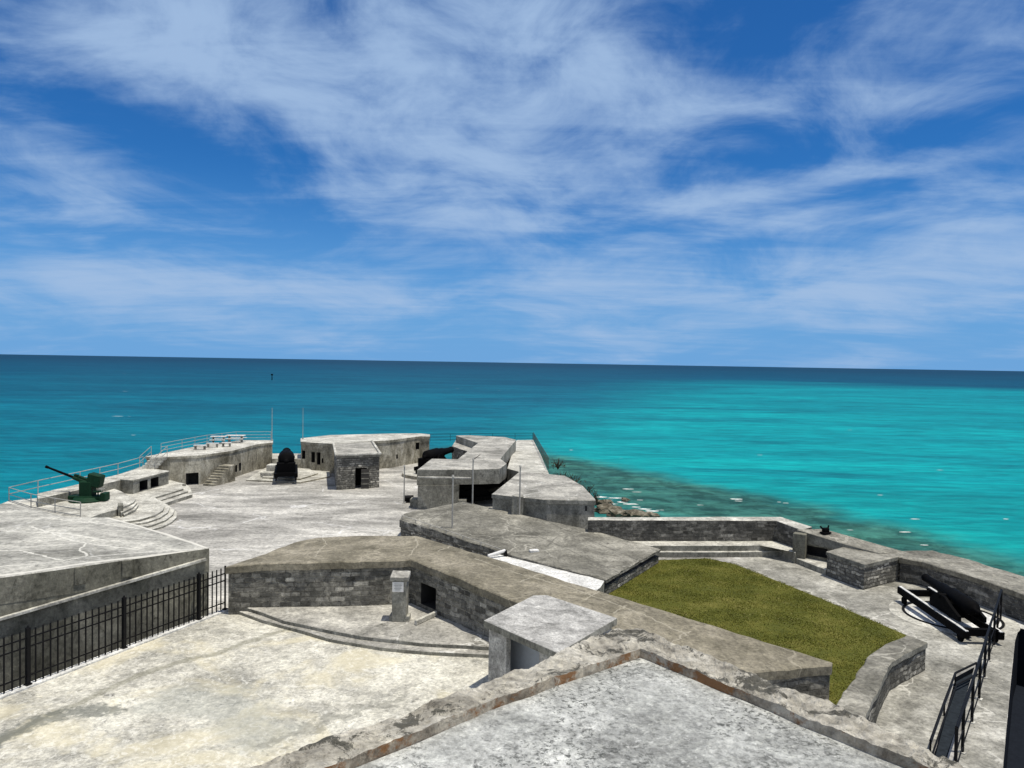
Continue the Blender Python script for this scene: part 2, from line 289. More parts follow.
c = ramp(t, math_n(t, 'MULTIPLY', math_n(t, 'SUBTRACT', lnJ, 1.8), .5), [(.0, (.001, .175, .22)), (.20, (.001, .165, .22)), (.38, (.001, .12, .185)), (.52, (.001, .085, .145)), (.68, (.001, .066, .125)), (.95, (.002, .040, .085))])
# right hand sand: turquoise
tq = math_n(t, 'SUBTRACT', X, math_n(t, 'MULTIPLY_ADD', math_n(t, 'SUBTRACT', Y, 185.0), .22, -14.0))
tq = math_n(t, 'DIVIDE', tq, math_n(t, 'MULTIPLY', Y, .30))
tq = math_n(t, 'ADD', tq, math_n(t, 'MULTIPLY', jit, 1.3))
tqm = math_n(t, 'MULTIPLY', smooth(t, tq, -.25, .75), math_n(t, 'SUBTRACT', 1.0, smooth(t, lnJ, 2.90, 3.10)))
tcol = ramp(t, math_n(t, 'ADD', math_n(t, 'MULTIPLY', math_n(t, 'SUBTRACT', lnY, 1.8), .8), math_n(t, 'MULTIPLY_ADD', med, .5, -.25)), [(.0, (.005, .29, .27)), (.35, (.002, .29, .31)), (.9, (.001, .22, .265))])
c = mixrgb(t, tqm, c, tcol)
# reef along the shore and dark seagrass patches
reef = linemask(t, p, [(-6, 175), (14, 140), (27, 118), (37, 100), (44, 84), (49, 66), (54, 40)], 14, 9, .06)
c = mixrgb(t, math_n(t, 'MULTIPLY', reef, .92), c, mixrgb(t, smooth(t, noise_n(t, p, .22, 7, .75, .5), .40, .62), (.022, .062, .042), (.05, .17, .13)))
shal = linemask(t, p, [(12, 108), (20, 92), (30, 78), (40, 55), (46, 20)], 8, 5, .08)
c = mixrgb(t, math_n(t, 'MULTIPLY', shal, .7), c, mixrgb(t, smooth(t, noise_n(t, p, .35, 7, .75, .5), .42, .60), (.025, .085, .07), (.06, .22, .18)))
patch = math_n(t, 'MULTIPLY', smooth(t, med, .56, .66), .42); c = mixrgb(t, patch, c, (.002, .06, .10))
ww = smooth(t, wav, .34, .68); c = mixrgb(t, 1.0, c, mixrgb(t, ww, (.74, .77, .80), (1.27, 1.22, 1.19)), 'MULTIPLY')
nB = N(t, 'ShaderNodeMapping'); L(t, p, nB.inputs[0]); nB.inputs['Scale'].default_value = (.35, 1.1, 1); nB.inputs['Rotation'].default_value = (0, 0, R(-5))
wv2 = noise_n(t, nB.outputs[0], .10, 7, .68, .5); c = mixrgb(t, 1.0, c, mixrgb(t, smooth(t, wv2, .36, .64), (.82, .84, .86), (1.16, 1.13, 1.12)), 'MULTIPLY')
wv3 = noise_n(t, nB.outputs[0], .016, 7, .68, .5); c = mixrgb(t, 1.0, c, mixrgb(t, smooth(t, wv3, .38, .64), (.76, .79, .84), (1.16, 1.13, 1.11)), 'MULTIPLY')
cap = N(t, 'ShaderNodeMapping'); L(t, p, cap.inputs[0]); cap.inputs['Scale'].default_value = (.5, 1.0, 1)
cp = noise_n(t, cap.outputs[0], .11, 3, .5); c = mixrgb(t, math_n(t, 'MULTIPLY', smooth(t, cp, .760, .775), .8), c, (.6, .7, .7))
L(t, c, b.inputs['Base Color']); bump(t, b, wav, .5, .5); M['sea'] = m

# ------------------------------------------------------------------ builders
def link(name, me, mat=None, parent=None, loc=None):
    o = bpy.data.objects.new(name, me); col.objects.link(o)
    for mm in (mat if isinstance(mat, (list, tuple)) else [mat]):
        if mm is not None and me is not None: me.materials.append(mm)
    if parent: o.parent = parent
    return o
def tag(o, label=None, cat=None, group=None, kind=None):
    for k, v in (('label', label), ('category', cat), ('group', group), ('kind', kind)):
        if v: o[k] = v
    return o
def thing(name, label, cat, loc=(0, 0, 0), rotz=0, group=None):
    o = bpy.data.objects.new(name, None); col.objects.link(o); o.location = loc; o.rotation_euler = (0, 0, rotz); o.empty_display_size = .3
    return tag(o, label, cat, group)
def inset(poly, d):
    n = len(poly); out = []
    for i in range(n):
        a, b_, c_ = poly[i - 1], poly[i], poly[(i + 1) % n]
        e1 = Vector((b_[0] - a[0], b_[1] - a[1])); e2 = Vector((c_[0] - b_[0], c_[1] - b_[1]))
        e1 = e1.normalized() if e1.length > 1e-6 else e2.normalized(); e2 = e2.normalized() if e2.length > 1e-6 else e1
        n1_ = Vector((-e1.y, e1.x)); n2_ = Vector((-e2.y, e2.x)); nn = n1_ + n2_
        if nn.length < 1e-3: nn = n1_
        nn.normalize(); k = d / max(.4, nn.dot(n1_))
        out.append(Vector((b_[0] + nn.x * k, b_[1] + nn.y * k, b_[2])))
    return out
def ccw(poly):
    a = sum(poly[i - 1][0] * poly[i][1] - poly[i][0] * poly[i - 1][1] for i in range(len(poly)))
    return list(poly) if a > 0 else list(reversed(poly))
def prism(name, poly, zb, mtop, mside, parent=None, ch=.04, jit=.012, step=1.2, cuts=None, cutmat=None, origin=None):
    """closed prism under a top outline; zb: number, or function(x,y)"""
    poly = ccw([Vector(q) for q in poly])
    rs = []
    for i in range(len(poly)):
        a, c_ = poly[i], poly[(i + 1) % len(poly)]; k = max(1, int((c_ - a).length / step)) if step else 1
        for j in range(k):
            q = a.lerp(c_, j / k)
            if jit and j > 0: q = q + Vector((mn.noise(q * 1.7), mn.noise(q * 1.7 + Vector((9, 3, 1))), mn.noise(q * 1.3 + Vector((2, 7, 5))) * .6)) * jit * 2
            rs.append(q)
    org = Vector(origin) if origin is not None else (Vector((0, 0, 0)) if parent is None else None)
    if parent is None:
        cx = sum((q.x for q in rs)) / len(rs); cy = sum((q.y for q in rs)) / len(rs); org = Vector((cx, cy, zb if not callable(zb) else 0))
        inv = Matrix.Translation(-org)
    else:
        inv = parent_matrix(parent).inverted()
    bm = bmesh.new(); uvl = bm.loops.layers.uv.new('UVMap')
    ins = inset(rs, ch) if ch > 0 else rs
    bot = [bm.verts.new((q.x, q.y, zb(q.x, q.y) if callable(zb) else zb)) for q in rs]
    rings = [bot, [bm.verts.new((q.x, q.y, q.z - ch * .8)) for q in rs]]
    if ch > 0: rings.append([bm.verts.new(q) for q in ins])
    n = len(rs); us = [0]
    for i in range(n): us.append(us[-1] + (rs[(i + 1) % n] - rs[i]).length)
    for r_ in range(len(rings) - 1):
        for i in range(n):
            j = (i + 1) % n
            f = bm.faces.new((rings[r_][i], rings[r_][j], rings[r_ + 1][j], rings[r_ + 1][i])); f.material_index = 1 if r_ == 0 else 0
            for lp, uu in zip(f.loops, (us[i], us[i + 1], us[i + 1], us[i])): lp[uvl].uv = (uu, lp.vert.co.z)
    f = bm.faces.new(rings[-1]); f.material_index = 0
    g = bm.faces.new(list(reversed(bot))); g.material_index = 1
    for ff in (f, g):
        for lp in ff.loops: lp[uvl].uv = (lp.vert.co.x, lp.vert.co.y)
    bmesh.ops.triangulate(bm, faces=[f, g])
    bm.transform(inv)
    me = bpy.data.meshes.new(name); bm.to_mesh(me); bm.free()
    o = link(name, me, [mtop, mside] + ([cutmat] if cutmat else []), parent)
    if parent is None: o.location = org
    if cuts:
        for cpoly, c0, c1 in cuts: boolean(o, cpoly, c0, c1, inv if parent else Matrix.Translation(-org), 2 if cutmat else 1)
    return o
def parent_matrix(p): return Matrix.Translation(p.location) @ p.rotation_euler.to_matrix().to_4x4()
def boolean(o, cpoly, c0, c1, inv, mi):
    bm = bmesh.new(); cpoly = ccw([Vector((q[0], q[1], 0)) for q in cpoly])
    a = [bm.verts.new((q.x, q.y, c0)) for q in cpoly]; b_ = [bm.verts.new((q.x, q.y, c1)) for q in cpoly]; n = len(a)
    for i in range(n): bm.faces.new((a[i], a[(i + 1) % n], b_[(i + 1) % n], b_[i]))
    bm.faces.new(b_); bm.faces.new(list(reversed(a)))
    for f in bm.faces: f.material_index = mi
    bm.transform(inv)
    me = bpy.data.meshes.new('cutter'); bm.to_mesh(me); bm.free()
    for mm in o.data.materials: me.materials.append(mm)
    c = bpy.data.objects.new('cutter', me); col.objects.link(c); c.matrix_world = Matrix()
    lw = o.location.copy(); par = o.parent; o.parent = None; o.location = (0, 0, 0)
    md = o.modifiers.new('b', 'BOOLEAN'); md.operation = 'DIFFERENCE'; md.object = c; md.solver = 'EXACT'
    try: md.material_mode = 'INDEX'
    except Exception: pass
    bpy.context.view_layer.update()
    dg = bpy.context.evaluated_depsgraph_get()
    nm = bpy.data.meshes.new_from_object(o.evaluated_get(dg)); o.modifiers.clear(); o.data = nm
    o.location = lw; o.parent = par
    bpy.data.objects.remove(c)

class MB:
    """collects shapes; build() makes ONE mesh (world coords in, parent-local out)"""
    def __init__(s): s.bm = bmesh.new(); s.uv = s.bm.loops.layers.uv.new('UVMap')
    def box(s, c, size, rz=0, rx=0, ry=0, bev=0.0):
        m_ = Matrix.Translation(c) @ Matrix.Rotation(rz, 4, 'Z') @ Matrix.Rotation(ry, 4, 'Y') @ Matrix.Rotation(rx, 4, 'X') @ Matrix.Diagonal((*size, 1))
        r = bmesh.ops.create_cube(s.bm, size=1, matrix=m_)
        if bev > 0:
            es = list({e for v in r['verts'] for e in v.link_edges}); bmesh.ops.bevel(s.bm, geom=es, offset=bev, segments=1, affect='EDGES')
        return s
    def tube(s, a, b, r, r2=None, seg=8):
        a, b = Vector(a), Vector(b); d = b - a
        m_ = Matrix.Translation((a + b) / 2) @ d.to_track_quat('Z', 'Y').to_matrix().to_4x4()
        bmesh.ops.create_cone(s.bm, cap_ends=True, segments=seg, radius1=r, radius2=r if r2 is None else r2, depth=d.length, matrix=m_); return s
    def lathe(s, prof, mat, seg=20):
        rings = []
        for (y, r) in prof: rings.append([s.bm.verts.new(mat @ Vector((r * cos(2 * pi * k / seg), y, r * sin(2 * pi * k / seg)))) for k in range(seg)])
        for a, b in zip(rings[:-1], rings[1:]):
            for k in range(seg):
                j = (k + 1) % seg; f = s.bm.faces.new((a[k], b[k], b[j], a[j])); f.smooth = True
        s.bm.faces.new(rings[0]); s.bm.faces.new(list(reversed(rings[-1]))); return s
    def ring(s, c, r0, r1, h, a0=0, a1=2 * pi, seg=40):
        c = Vector(c); vs = []
        full = abs(a1 - a0 - 2 * pi) < 1e-4
        for k in range(seg + (0 if full else 1)):
            a = a0 + (a1 - a0) * k / seg
            vs.append([s.bm.verts.new(c + Vector((r * cos(a), r * sin(a), z))) for r, z in ((r0, 0), (r1, 0), (r1, h), (r0, h))])
        n = len(vs)
        for k in range(n if full else n - 1):
            A, B = vs[k], vs[(k + 1) % n]
            for i in range(4): s.bm.faces.new((A[i], B[i], B[(i + 1) % 4], A[(i + 1) % 4]))
        if not full: s.bm.faces.new(vs[0]); s.bm.faces.new(list(reversed(vs[-1])))
        return s
    def build(s, name, mat, parent=None, local=False, origin=None):
        bmesh.ops.recalc_face_normals(s.bm, faces=s.bm.faces)
        inv = Matrix() if local else (parent_matrix(parent).inverted() if parent else Matrix.Translation(-Vector(origin)) if origin else Matrix())
        for f in s.bm.faces:
            nrm = f.normal
            for lp in f.loops:
                co = lp.vert.co
                lp[s.uv].uv = (co.x, co.y) if abs(nrm.z) > .7 else ((co.x, co.z) if abs(nrm.y) > abs(nrm.x) else (co.y, co.z))
        s.bm.transform(inv)
        me = bpy.data.meshes.new(name); s.bm.to_mesh(me); s.bm.free()
        o = link(name, me, mat, parent)
        if origin and not parent: o.location = origin
        return o
def pp(lst, z=None): return [P(q[0], q[1], q[2] if len(q) > 2 else z) for q in lst]
def struct(o): o['kind'] = 'structure'; return o

# ------------------------------------------------------------------ setting: sea, headland, ground
bm = bmesh.new(); RINGS = [0, 40, 80, 160, 320, 700, 1500, 4000, 12000, 40000, 90000]; prev = None; SEG = 48
for r_ in RINGS:
    ring = [bm.verts.new((r_ * cos(2 * pi * k / SEG), r_ * sin(2 * pi * k / SEG), 0)) for k in range(SEG)] if r_ else [bm.verts.new((0, 0, 0))]
    if prev is not None:
        for k in range(SEG):
            j = (k + 1) % SEG
            if len(prev) == 1: bm.faces.new((prev[0], ring[k], ring[j]))
            else: bm.faces.new((prev[k], ring[k], ring[j], prev[j]))
    prev = ring
me = bpy.data.meshes.new('sea'); bm.to_mesh(me); bm.free()
o = struct(link('sea', me, M['sea'])); o.location = (0, 0, -9)

out = [(-40, -14, 0), (-42, 20, 0), P(-70, 512, 1.0), P(3, 499, 1.0), P(140, 465, 1.0), P(145, 456.4, 2.8), P(182, 449, 2.8), P(243, 440, 2.8), P(273, 440, 2.8), P(300, 438, 3.15), P(393, 433.6, 3.15),
       P(430, 434.3, 3.15), P(456, 435.3, 3.2), P(516, 439, 3.2), P(534, 439.5, 1.4), P(549, 468, 2.8), P(566, 475, 3.0), P(584, 485, 3.0), P(597, 499, 3.0),
       P(599, 516.5, 2.07), P(784, 517, 2.07), P(824, 528, 1.9), P(905, 550.5, 1.4), P(933, 549.5, 1.4), P(1026, 575.5, 1.4), P(1120, 600, 1.4), (38, 18, 0), (40, -14, 0)]
out = ccw([Vector((q[0], q[1], 0)) for q in out])
stair_hole = [P(955.7, 677, 0), P(974.5, 667, 0), P(969.5, 684, 0), P(948, 755, 0), P(940, 790, 0), P(922, 785, 0), P(936.5, 747, 0)]
ditch = [P(1019, 628, 0), P(1015, 641, 0), P(1010, 690, 0), P(1003, 768, 0), P(1000, 800, 0), Vector((11.0, 17, 0)), Vector((11, 8, 0)), Vector((32, 8, 0)), Vector((27.5, 30, 0))]
_fa, _fb = P(-110, 741.2, 0), P(208, 618.3, 0); _fu = (_fb - _fa).normalized(); _fn = Vector((-_fu.y, _fu.x, 0)) * .22
trench = [_fa + _fn, _fb + _fn, Vector((-14.6, 34.3, 0)), Vector((-23.5, 27.6, 0))]
o = prism('ground', inset(out, .25), -3.5, M['plaza'], M['side'], None, 0, 0, 0,
          cuts=[(stair_hole, -.45, 1), (ditch, -2.6, 1), (trench, -1.7, 1)], cutmat=M['asphalt'])
struct(o)
# rocky headland that falls to the sea
bm = bmesh.new(); res = []
n = len(out)
for i in range(n):
    a, b_ = out[i], out[(i + 1) % n]; k = max(1, int((b_ - a).length / 1.5))
    for j in range(k): res.append(a.lerp(b_, j / k))
prev = None
for (off, z, am) in ((.05, -.25, 0), (-.3, -3.2, .3), (-2.5, -5.0, 1.0), (-5, -7.2, 1.3), (-8, -8.7, 1.0), (-13, -10.2, .8), (-18, -12, 0)):
    rr = inset(res, off); ring = []
    cen = Vector((0, 45, 0))
    for q in rr:
        v = Vector((q.x, q.y, z)); nn = mn.noise(v * .35) + .6 * mn.noise(v * 1.1)
        v += (v - cen).normalized() * nn * am * 1.5 + Vector((0, 0, nn * am * .9)); ring.append(bm.verts.new(v))
    if prev:
        for k in range(len(ring)):
            j = (k + 1) % len(ring); bm.faces.new((prev[k], prev[j], ring[j], ring[k]))
    prev = ring
bmesh.ops.recalc_face_normals(bm, faces=bm.faces)
me = bpy.data.meshes.new('headland'); bm.to_mesh(me); bm.free(); struct(link('headland', me, M['rock']))

# terrace in the left foreground (pale, with kerb)
FA, FB = P(-110, 741.2, 0), P(226, 611.3, 0)
terr = [FA, FB, P(240, 609, 0), P(262, 618, 0), P(300, 632, 0), P(350, 646, 0), P(484, 657, 0), P(560, 660, 0), Vector((3.6, 16, 0)), Vector((1, 8, 0)), Vector((-9, 8, 0)), Vector((-20, 14, 0))]
struct(prism('terrace', [q + Vector((0, 0, .03)) for q in terr], -.2, M['terrace'], M['side'], None, 0, 0, 0))
# paths: the battery floor is paler and rougher than the plaza
bf = [P(735, 560, 0), P(790, 553, 0), P(826, 570, 0), P(903, 578, 0), P(926, 583, 0), P(1001, 612, 0), P(1000, 621, 0), P(977, 664, 0), P(955, 674, 0), P(935, 747, 0), P(925, 775, 0), P(838, 706, 0), P(900, 638, 0), P(820, 605, 0), P(720, 566, 0)]
struct(prism('battery_path', [q + Vector((0, 0, .012)) for q in bf], -.1, M['path'], M['path'], None, 0, 0, 0))
bf = [P(1001.5, 612.5, 0), P(1018.6, 628, 0), P(1014.6, 641, 0), P(1009.6, 690, 0), P(1002.6, 768, 0), P(952, 775, 0), P(971, 683, 0), P(977.6, 664, 0), P(1000.6, 621, 0)]
struct(prism('walkway_path', [q + Vector((0, 0, .012)) for q in bf], -.1, M['path'], M['path'], None, 0, 0, 0))
# lawn
lawn = [P(590, 592, 0), P(657, 561, 0), P(706, 559, 0), P(735, 565, 0), P(820, 599, 0), P(906, 636, 0), P(838, 706, 0), P(780, 700, 0), P(650, 640, 0)]
struct(prism('lawn', [q + Vector((0, 0, .05)) for q in lawn], -.1, M['lawn'], M['lawn'], None, 0, 0, 0))
def inpoly(x, y, poly):
    c_ = False; j = len(poly) - 1
    for i in range(len(poly)):
        if (poly[i].y > y) != (poly[j].y > y) and x < (poly[j].x - poly[i].x) * (y - poly[i].y) / (poly[j].y - poly[i].y) + poly[i].x: c_ = not c_
        j = i
    return c_
xs = [q.x for q in lawn]; ys = [q.y for q in lawn]; V = []; Fc = []
lin = inset(ccw(lawn), -.14)
lin2 = inset(ccw(lawn), .05)
while len(Fc) < 90000:
    x, y = random.uniform(min(xs), max(xs)), random.uniform(min(ys), max(ys))
    if not inpoly(x, y, lin): continue
    if not inpoly(x, y, lin2) and mn.noise(Vector((x * 1.7, y * 1.7, 4))) < -.05: continue
    tall = mn.noise(Vector((x * .7, y * .7, 0)))
    if random.random() > .85 + tall * .4: continue
    h = random.uniform(.015, .045) * (1 + .35 * tall); a = random.uniform(0, 2 * pi); wd = random.uniform(.012, .03); lx, ly = random.uniform(-.04, .04), random.uniform(-.04, .04)
    k = len(V); V += [(x - wd * cos(a), y - wd * sin(a), .045), (x + wd * cos(a), y + wd * sin(a), .045), (x + lx, y + ly, .05 + h)]; Fc.append((k, k + 1, k + 2))
me = bpy.data.meshes.new('grass'); me.from_pydata(V, [], Fc); tag(link('grass', me, M['grass']), 'short mown green grass with dry yellow flecks covering the lawn', 'grass', kind='stuff')

# ------------------------------------------------------------------ far bastions
def building(name, label, cat, top, zb, mt=None, ms=None, cuts=None, th=.35, over=.06, cutmat=None):
    """roof slab (part) on a wall body (part)"""
    top = ccw([Vector(q) for q in top]); c_ = sum(top, Vector()) / len(top)
    e = thing(name, label, cat, (c_.x, c_.y, zb))
    prism('roof', top, min(q.z for q in top) - th, mt or M['top'], ms or M['side'], e)
    body = [q - Vector((0, 0, th + .002)) for q in inset(top, over)]
    prism('wall', body, zb - .15, ms or M['side'], ms or M['side'], e, 0, .01, 1.5, cuts=cuts, cutmat=cutmat)
    return e
def cutbox(a, b, depth, z0, z1, back=.4):
    """opening in a wall that runs from a to b (xy); depth inward (left of a->b), sticks out by back"""
    a = Vector((a[0], a[1], 0)); b = Vector((b[0], b[1], 0)); d = (b - a).normalized(); nn = Vector((-d.y, d.x, 0))
    return ([a - nn * back, b - nn * back, b + nn * depth, a + nn * depth], z0, z1)

# left bastion
lb = [(145.5, 456.5), (170, 456.7), (201, 455), (232, 450.5), (258, 443.8), (273, 442.2), (273, 440), (243, 440), (207, 444), (182, 449)]
d1 = cutbox(P(184, 486.5, 0), P(195, 486.5, 0), 1.6, -.05, 1.15, 1)
wa, wb = P(201, 486, 0), P(258, 472.5, 0); wd_ = (wb - wa)
d2 = cutbox(wa + wd_ * .29, wa + wd_ * .38, 1.0, 0, .85, 1.5)
d3 = cutbox(wa + wd_ * .60, wa + wd_ * .66, .6, .5, 1.2, 1.5); d4 = cutbox(wa + wd_ * .70, wa + wd_ * .76, .6, .5, 1.3, 1.5)
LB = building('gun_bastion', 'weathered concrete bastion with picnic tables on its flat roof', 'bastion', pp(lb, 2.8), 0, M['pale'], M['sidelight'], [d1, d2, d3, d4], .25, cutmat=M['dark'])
# stairs along its right face
u = wd_.normalized(); nr = Vector((u.y, -u.x, 0))
st = thing('stone_steps', 'short flight of concrete steps climbing the right face of the picnic table bastion', 'steps', wa + u * .3)
for k in range(8):
    a = wa + u * (.2 + .32 * k); b_ = wa + u * 3.5; c_ = (a + b_) / 2 + nr * .62; zt = .2 * (k + 1)
    MB().box((c_.x, c_.y, zt - .1), ((b_ - a).length, 1.15, .196), math.atan2(u.y, u.x), bev=.015).build('step', M['sidelight'], st)
# stairs at the left of the roof
st = thing('roof_steps', 'small steps with white handrails rising to the left end of the bastion roof', 'steps', P(152, 466, 1.75))
a0, a1 = P(150, 467.5, 1.85), P(160, 457, 2.8)
for k in range(5):
    q = a0.lerp(a1, k / 4); MB().box((q.x, q.y - .35, q.z - .12), (1.3, .5, .22), .2, bev=.015).build('step', M['pale'], st)
for dx in (-.7, .75):
    m_ = MB(); p0 = a0 + Vector((dx, -.5, .05)); p1 = a1 + Vector((dx, -.2, .0))
    for q in (p0, p1): m_.tube(q, q + Vector((0, 0, 1.0)), .03)
    m_.tube(p0 + Vector((0, 0, 1)), p1 + Vector((0, 0, 1)), .03); m_.tube(p0 + Vector((0, 0, .5)), p1 + Vector((0, 0, .5)), .025); m_.build('handrail', M['steel'], st)

def railing(name, label, base, h, mat, spacing=2.0, rails=(1.0, .55, .15), r=.025, group=None, pr=None):
    base = [Vector(q) for q in base]; e = thing(name, label, 'railing', base[0], 0, group)
    for a, b_ in zip(base[:-1], base[1:]):
        k = max(1, round((b_ - a).length / spacing)); 
        for j in range(k + (1 if b_ is base[-1] else 0)):
            q = a.lerp(b_, j / k); MB().tube(q - Vector((0, 0, .03)), q + Vector((0, 0, h)), pr or r * 1.1, seg=6).build('post', mat, e)
    for f in rails:
        m_ = MB()
        for a, b_ in zip(base[:-1], base[1:]): m_.tube(a + Vector((0, 0, h * f)), b_ + Vector((0, 0, h * f)), r, seg=6)
        m_.build('rail', mat, e)
    return e
railing('pipe_railing', 'thin grey pipe railing round the seaward edge of the picnic table roof', pp([(161, 454), (182, 449.6), (207, 444.6), (236, 440.8), (271, 440.6)], 2.78), 1.0, M['steel'], 2.6, (1, .66, .33), .022)

def picnic_table(label, loc, rz, L_=1.8):
    e = thing('picnic_table', label, 'picnic table', loc, rz, 'picnic tables on the bastion roof')
    MB().box((0, 0, .74), (L_, .75, .07), bev=.01).build('tabletop', M['white'], e, local=True)
    for s in (-1, 1):
        MB().box((0, s * .72, .43), (L_, .28, .06), bev=.01).build('seat', M['white'], e, local=True)
        MB().box((s * L_ * .33, 0, .36), (.09, .55, .70)).box((s * L_ * .33, 0, .34), (.09, 1.5, .08)).build('leg', M['side'], e, local=True)
picnic_table('right picnic table of the two standing near the sea rail on the bastion roof', P(235.5, 442.2, 2.8), .05, 2.0)
picnic_table('left picnic table of the two standing near the sea rail on the bastion roof', P(218.5, 443.3, 2.8), .2, 1.6)
for i, (x, y, ln, ll) in enumerate(((200, 449.6, 1.2, 'leftmost low concrete bench in front of the picnic tables'), (212.5, 447.5, 1.2, 'middle low concrete bench in front of the picnic tables'), (226.5, 446.8, .9, 'rightmost and shortest low concrete bench in front of the picnic tables'))):
    e = thing('concrete_bench', ll, 'bench', P(x, y, 2.8), .15, 'low benches on the bastion roof')
    MB().box((0, 0, .42), (ln, .42, .09), bev=.01).build('seat', M['white'], e, local=True)
    for s in (-1, 1): MB().box((s * ln * .36, 0, .19), (.14, .36, .37)).build('leg', M['side'], e, local=True)
def mast(label, base, h, r=.05):
    e = thing('flagpole', label, 'pole', base, 0, 'bare white poles beside the gun embrasure')
    MB().tube((0, 0, 0), (0, 0, h), r, r * .6).build('pole', M['steel'], e, local=True)
    MB().tube((0, 0, 0), (0, 0, .12), r * 3, seg=12).build('base_plate', M['steel'], e, local=True)
mast('bare white pole at the right corner of the picnic table roof, left of the gun', P(271.9, 440.8, 2.8), 3.7)
mast('bare white pole on the left corner of the roof joined to the stone hut', P(302.8, 439.3, 3.15), 3.5, .035)

# mid bastion and hut
mb = [(300.6, 441.6), (332.6, 443.4), (345, 443), (372.5, 440.8), (389.7, 440.0), (420, 436.0), (430, 436.3), (430, 434.3), (420, 433.4), (393, 433.4), (330, 435), (300.6, 438.3)]
wl0, wl1 = P(301, 470.6, 0), P(332, 472.6, 0); wr0, wr1 = P(382, 467.5, 0), P(420, 462.5, 0)
cw = [cutbox(wl0.lerp(wl1, a), wl0.lerp(wl1, b_), .7, z0, z1, 1.2) for a, b_, z0, z1 in ((.05, .16, 1.3, 2.2), (.36, .48, 1.0, 2.1), (.55, .66, .8, 2.1), (.70, .76, 1.0, 1.5))]
cw += [cutbox(wr0.lerp(wr1, a), wr0.lerp(wr1, b_), .6, z0, z1, 1.5) for a, b_, z0, z1 in ((.25, .30, .9, 1.4), (.86, .98, 1.6, 2.4))]
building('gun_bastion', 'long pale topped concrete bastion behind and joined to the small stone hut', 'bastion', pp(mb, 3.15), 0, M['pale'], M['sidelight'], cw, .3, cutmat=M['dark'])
hp = pp([(336, 456.2), (380.3, 454.4), (371.8, 441.6), (333.4, 444.0)], 3.14)
hc = sum(hp, Vector()) / 4; H_ = thing('stone_hut', 'small square hut of light and dark stone blocks with a dark doorway', 'hut', (hc.x, hc.y, 0))
prism('roof', hp, 2.95, M['top'], M['side'], H_)
a, b_ = P(336, 489.5, 0), P(380, 488.3, 0)
dcut = cutbox(a.lerp(b_, .43), a.lerp(b_, .70), 2.2, -.2, 1.95, .8)
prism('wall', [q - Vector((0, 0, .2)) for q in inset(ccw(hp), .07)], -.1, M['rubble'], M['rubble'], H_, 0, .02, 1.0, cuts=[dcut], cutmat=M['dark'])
for k in range(4):   # roof rim
    if k == 2: continue
    q0, q1 = ccw(hp)[k], ccw(hp)[(k + 1) % 4]; c_ = (q0 + q1) / 2; MB().box((c_.x, c_.y, 3.22), ((q1 - q0).length, .22, .16), math.atan2((q1 - q0).y, (q1 - q0).x), bev=.02).build('roof_rim', M['pale'], H_)
uu = (b_ - a).normalized(); nn = Vector((uu.y, -uu.x, 0)); hd = a.lerp(b_, .63) + nn * .0
dr = MB(); q = a.lerp(b_, .655) - nn * .02; dr.box((q.x, q.y, .92), (.72, .06, 1.84), math.atan2(uu.y, uu.x)).build('door', M['reddoor'], H_)
for z0 in (.45, .95, 1.45): MB().box((q.x + nn.x * .05, q.y + nn.y * .05, z0), (.7, .03, .06), math.atan2(uu.y, uu.x)).build('door_batten', M['side'], H_)

# low wall closing the embrasure, and its gun platform
tag(prism('embrasure_wall', pp([(272, 458.5), (302, 458.8), (302, 453.6), (272, 453.3)], 1.3), 0, M['pale'], M['sidelight']), 'low pale wall across the embrasure in front of the first black gun', 'wall')
pf = thing('gun_platform', 'pale stepped concrete platform under the black gun between two bastions', 'platform', P(286, 482, 0))
prism('step', pp([(246, 479.5), (300, 482), (330, 476), (330, 470), (300, 466), (268, 466)], .15), -.1, M['pale'], M['sidelight'], pf, .03)
prism('platform', pp([(262, 477), (300, 478.5), (318, 473), (300, 464), (272, 464)], .30), 0, M['pale'], M['sidelight'], pf, .03)
for k, (x0, x1, y) in enumerate(((268, 278, 471), (262, 274, 475))):
    q = P((x0 + x1) / 2, y, .3); MB().box((q.x, q.y, .45 + .2 * (1 - k)), ((x1 - x0) * .1, 1.2, .3 + .4 * (1 - k)), bev=.02).build('step', M['pale'], pf)

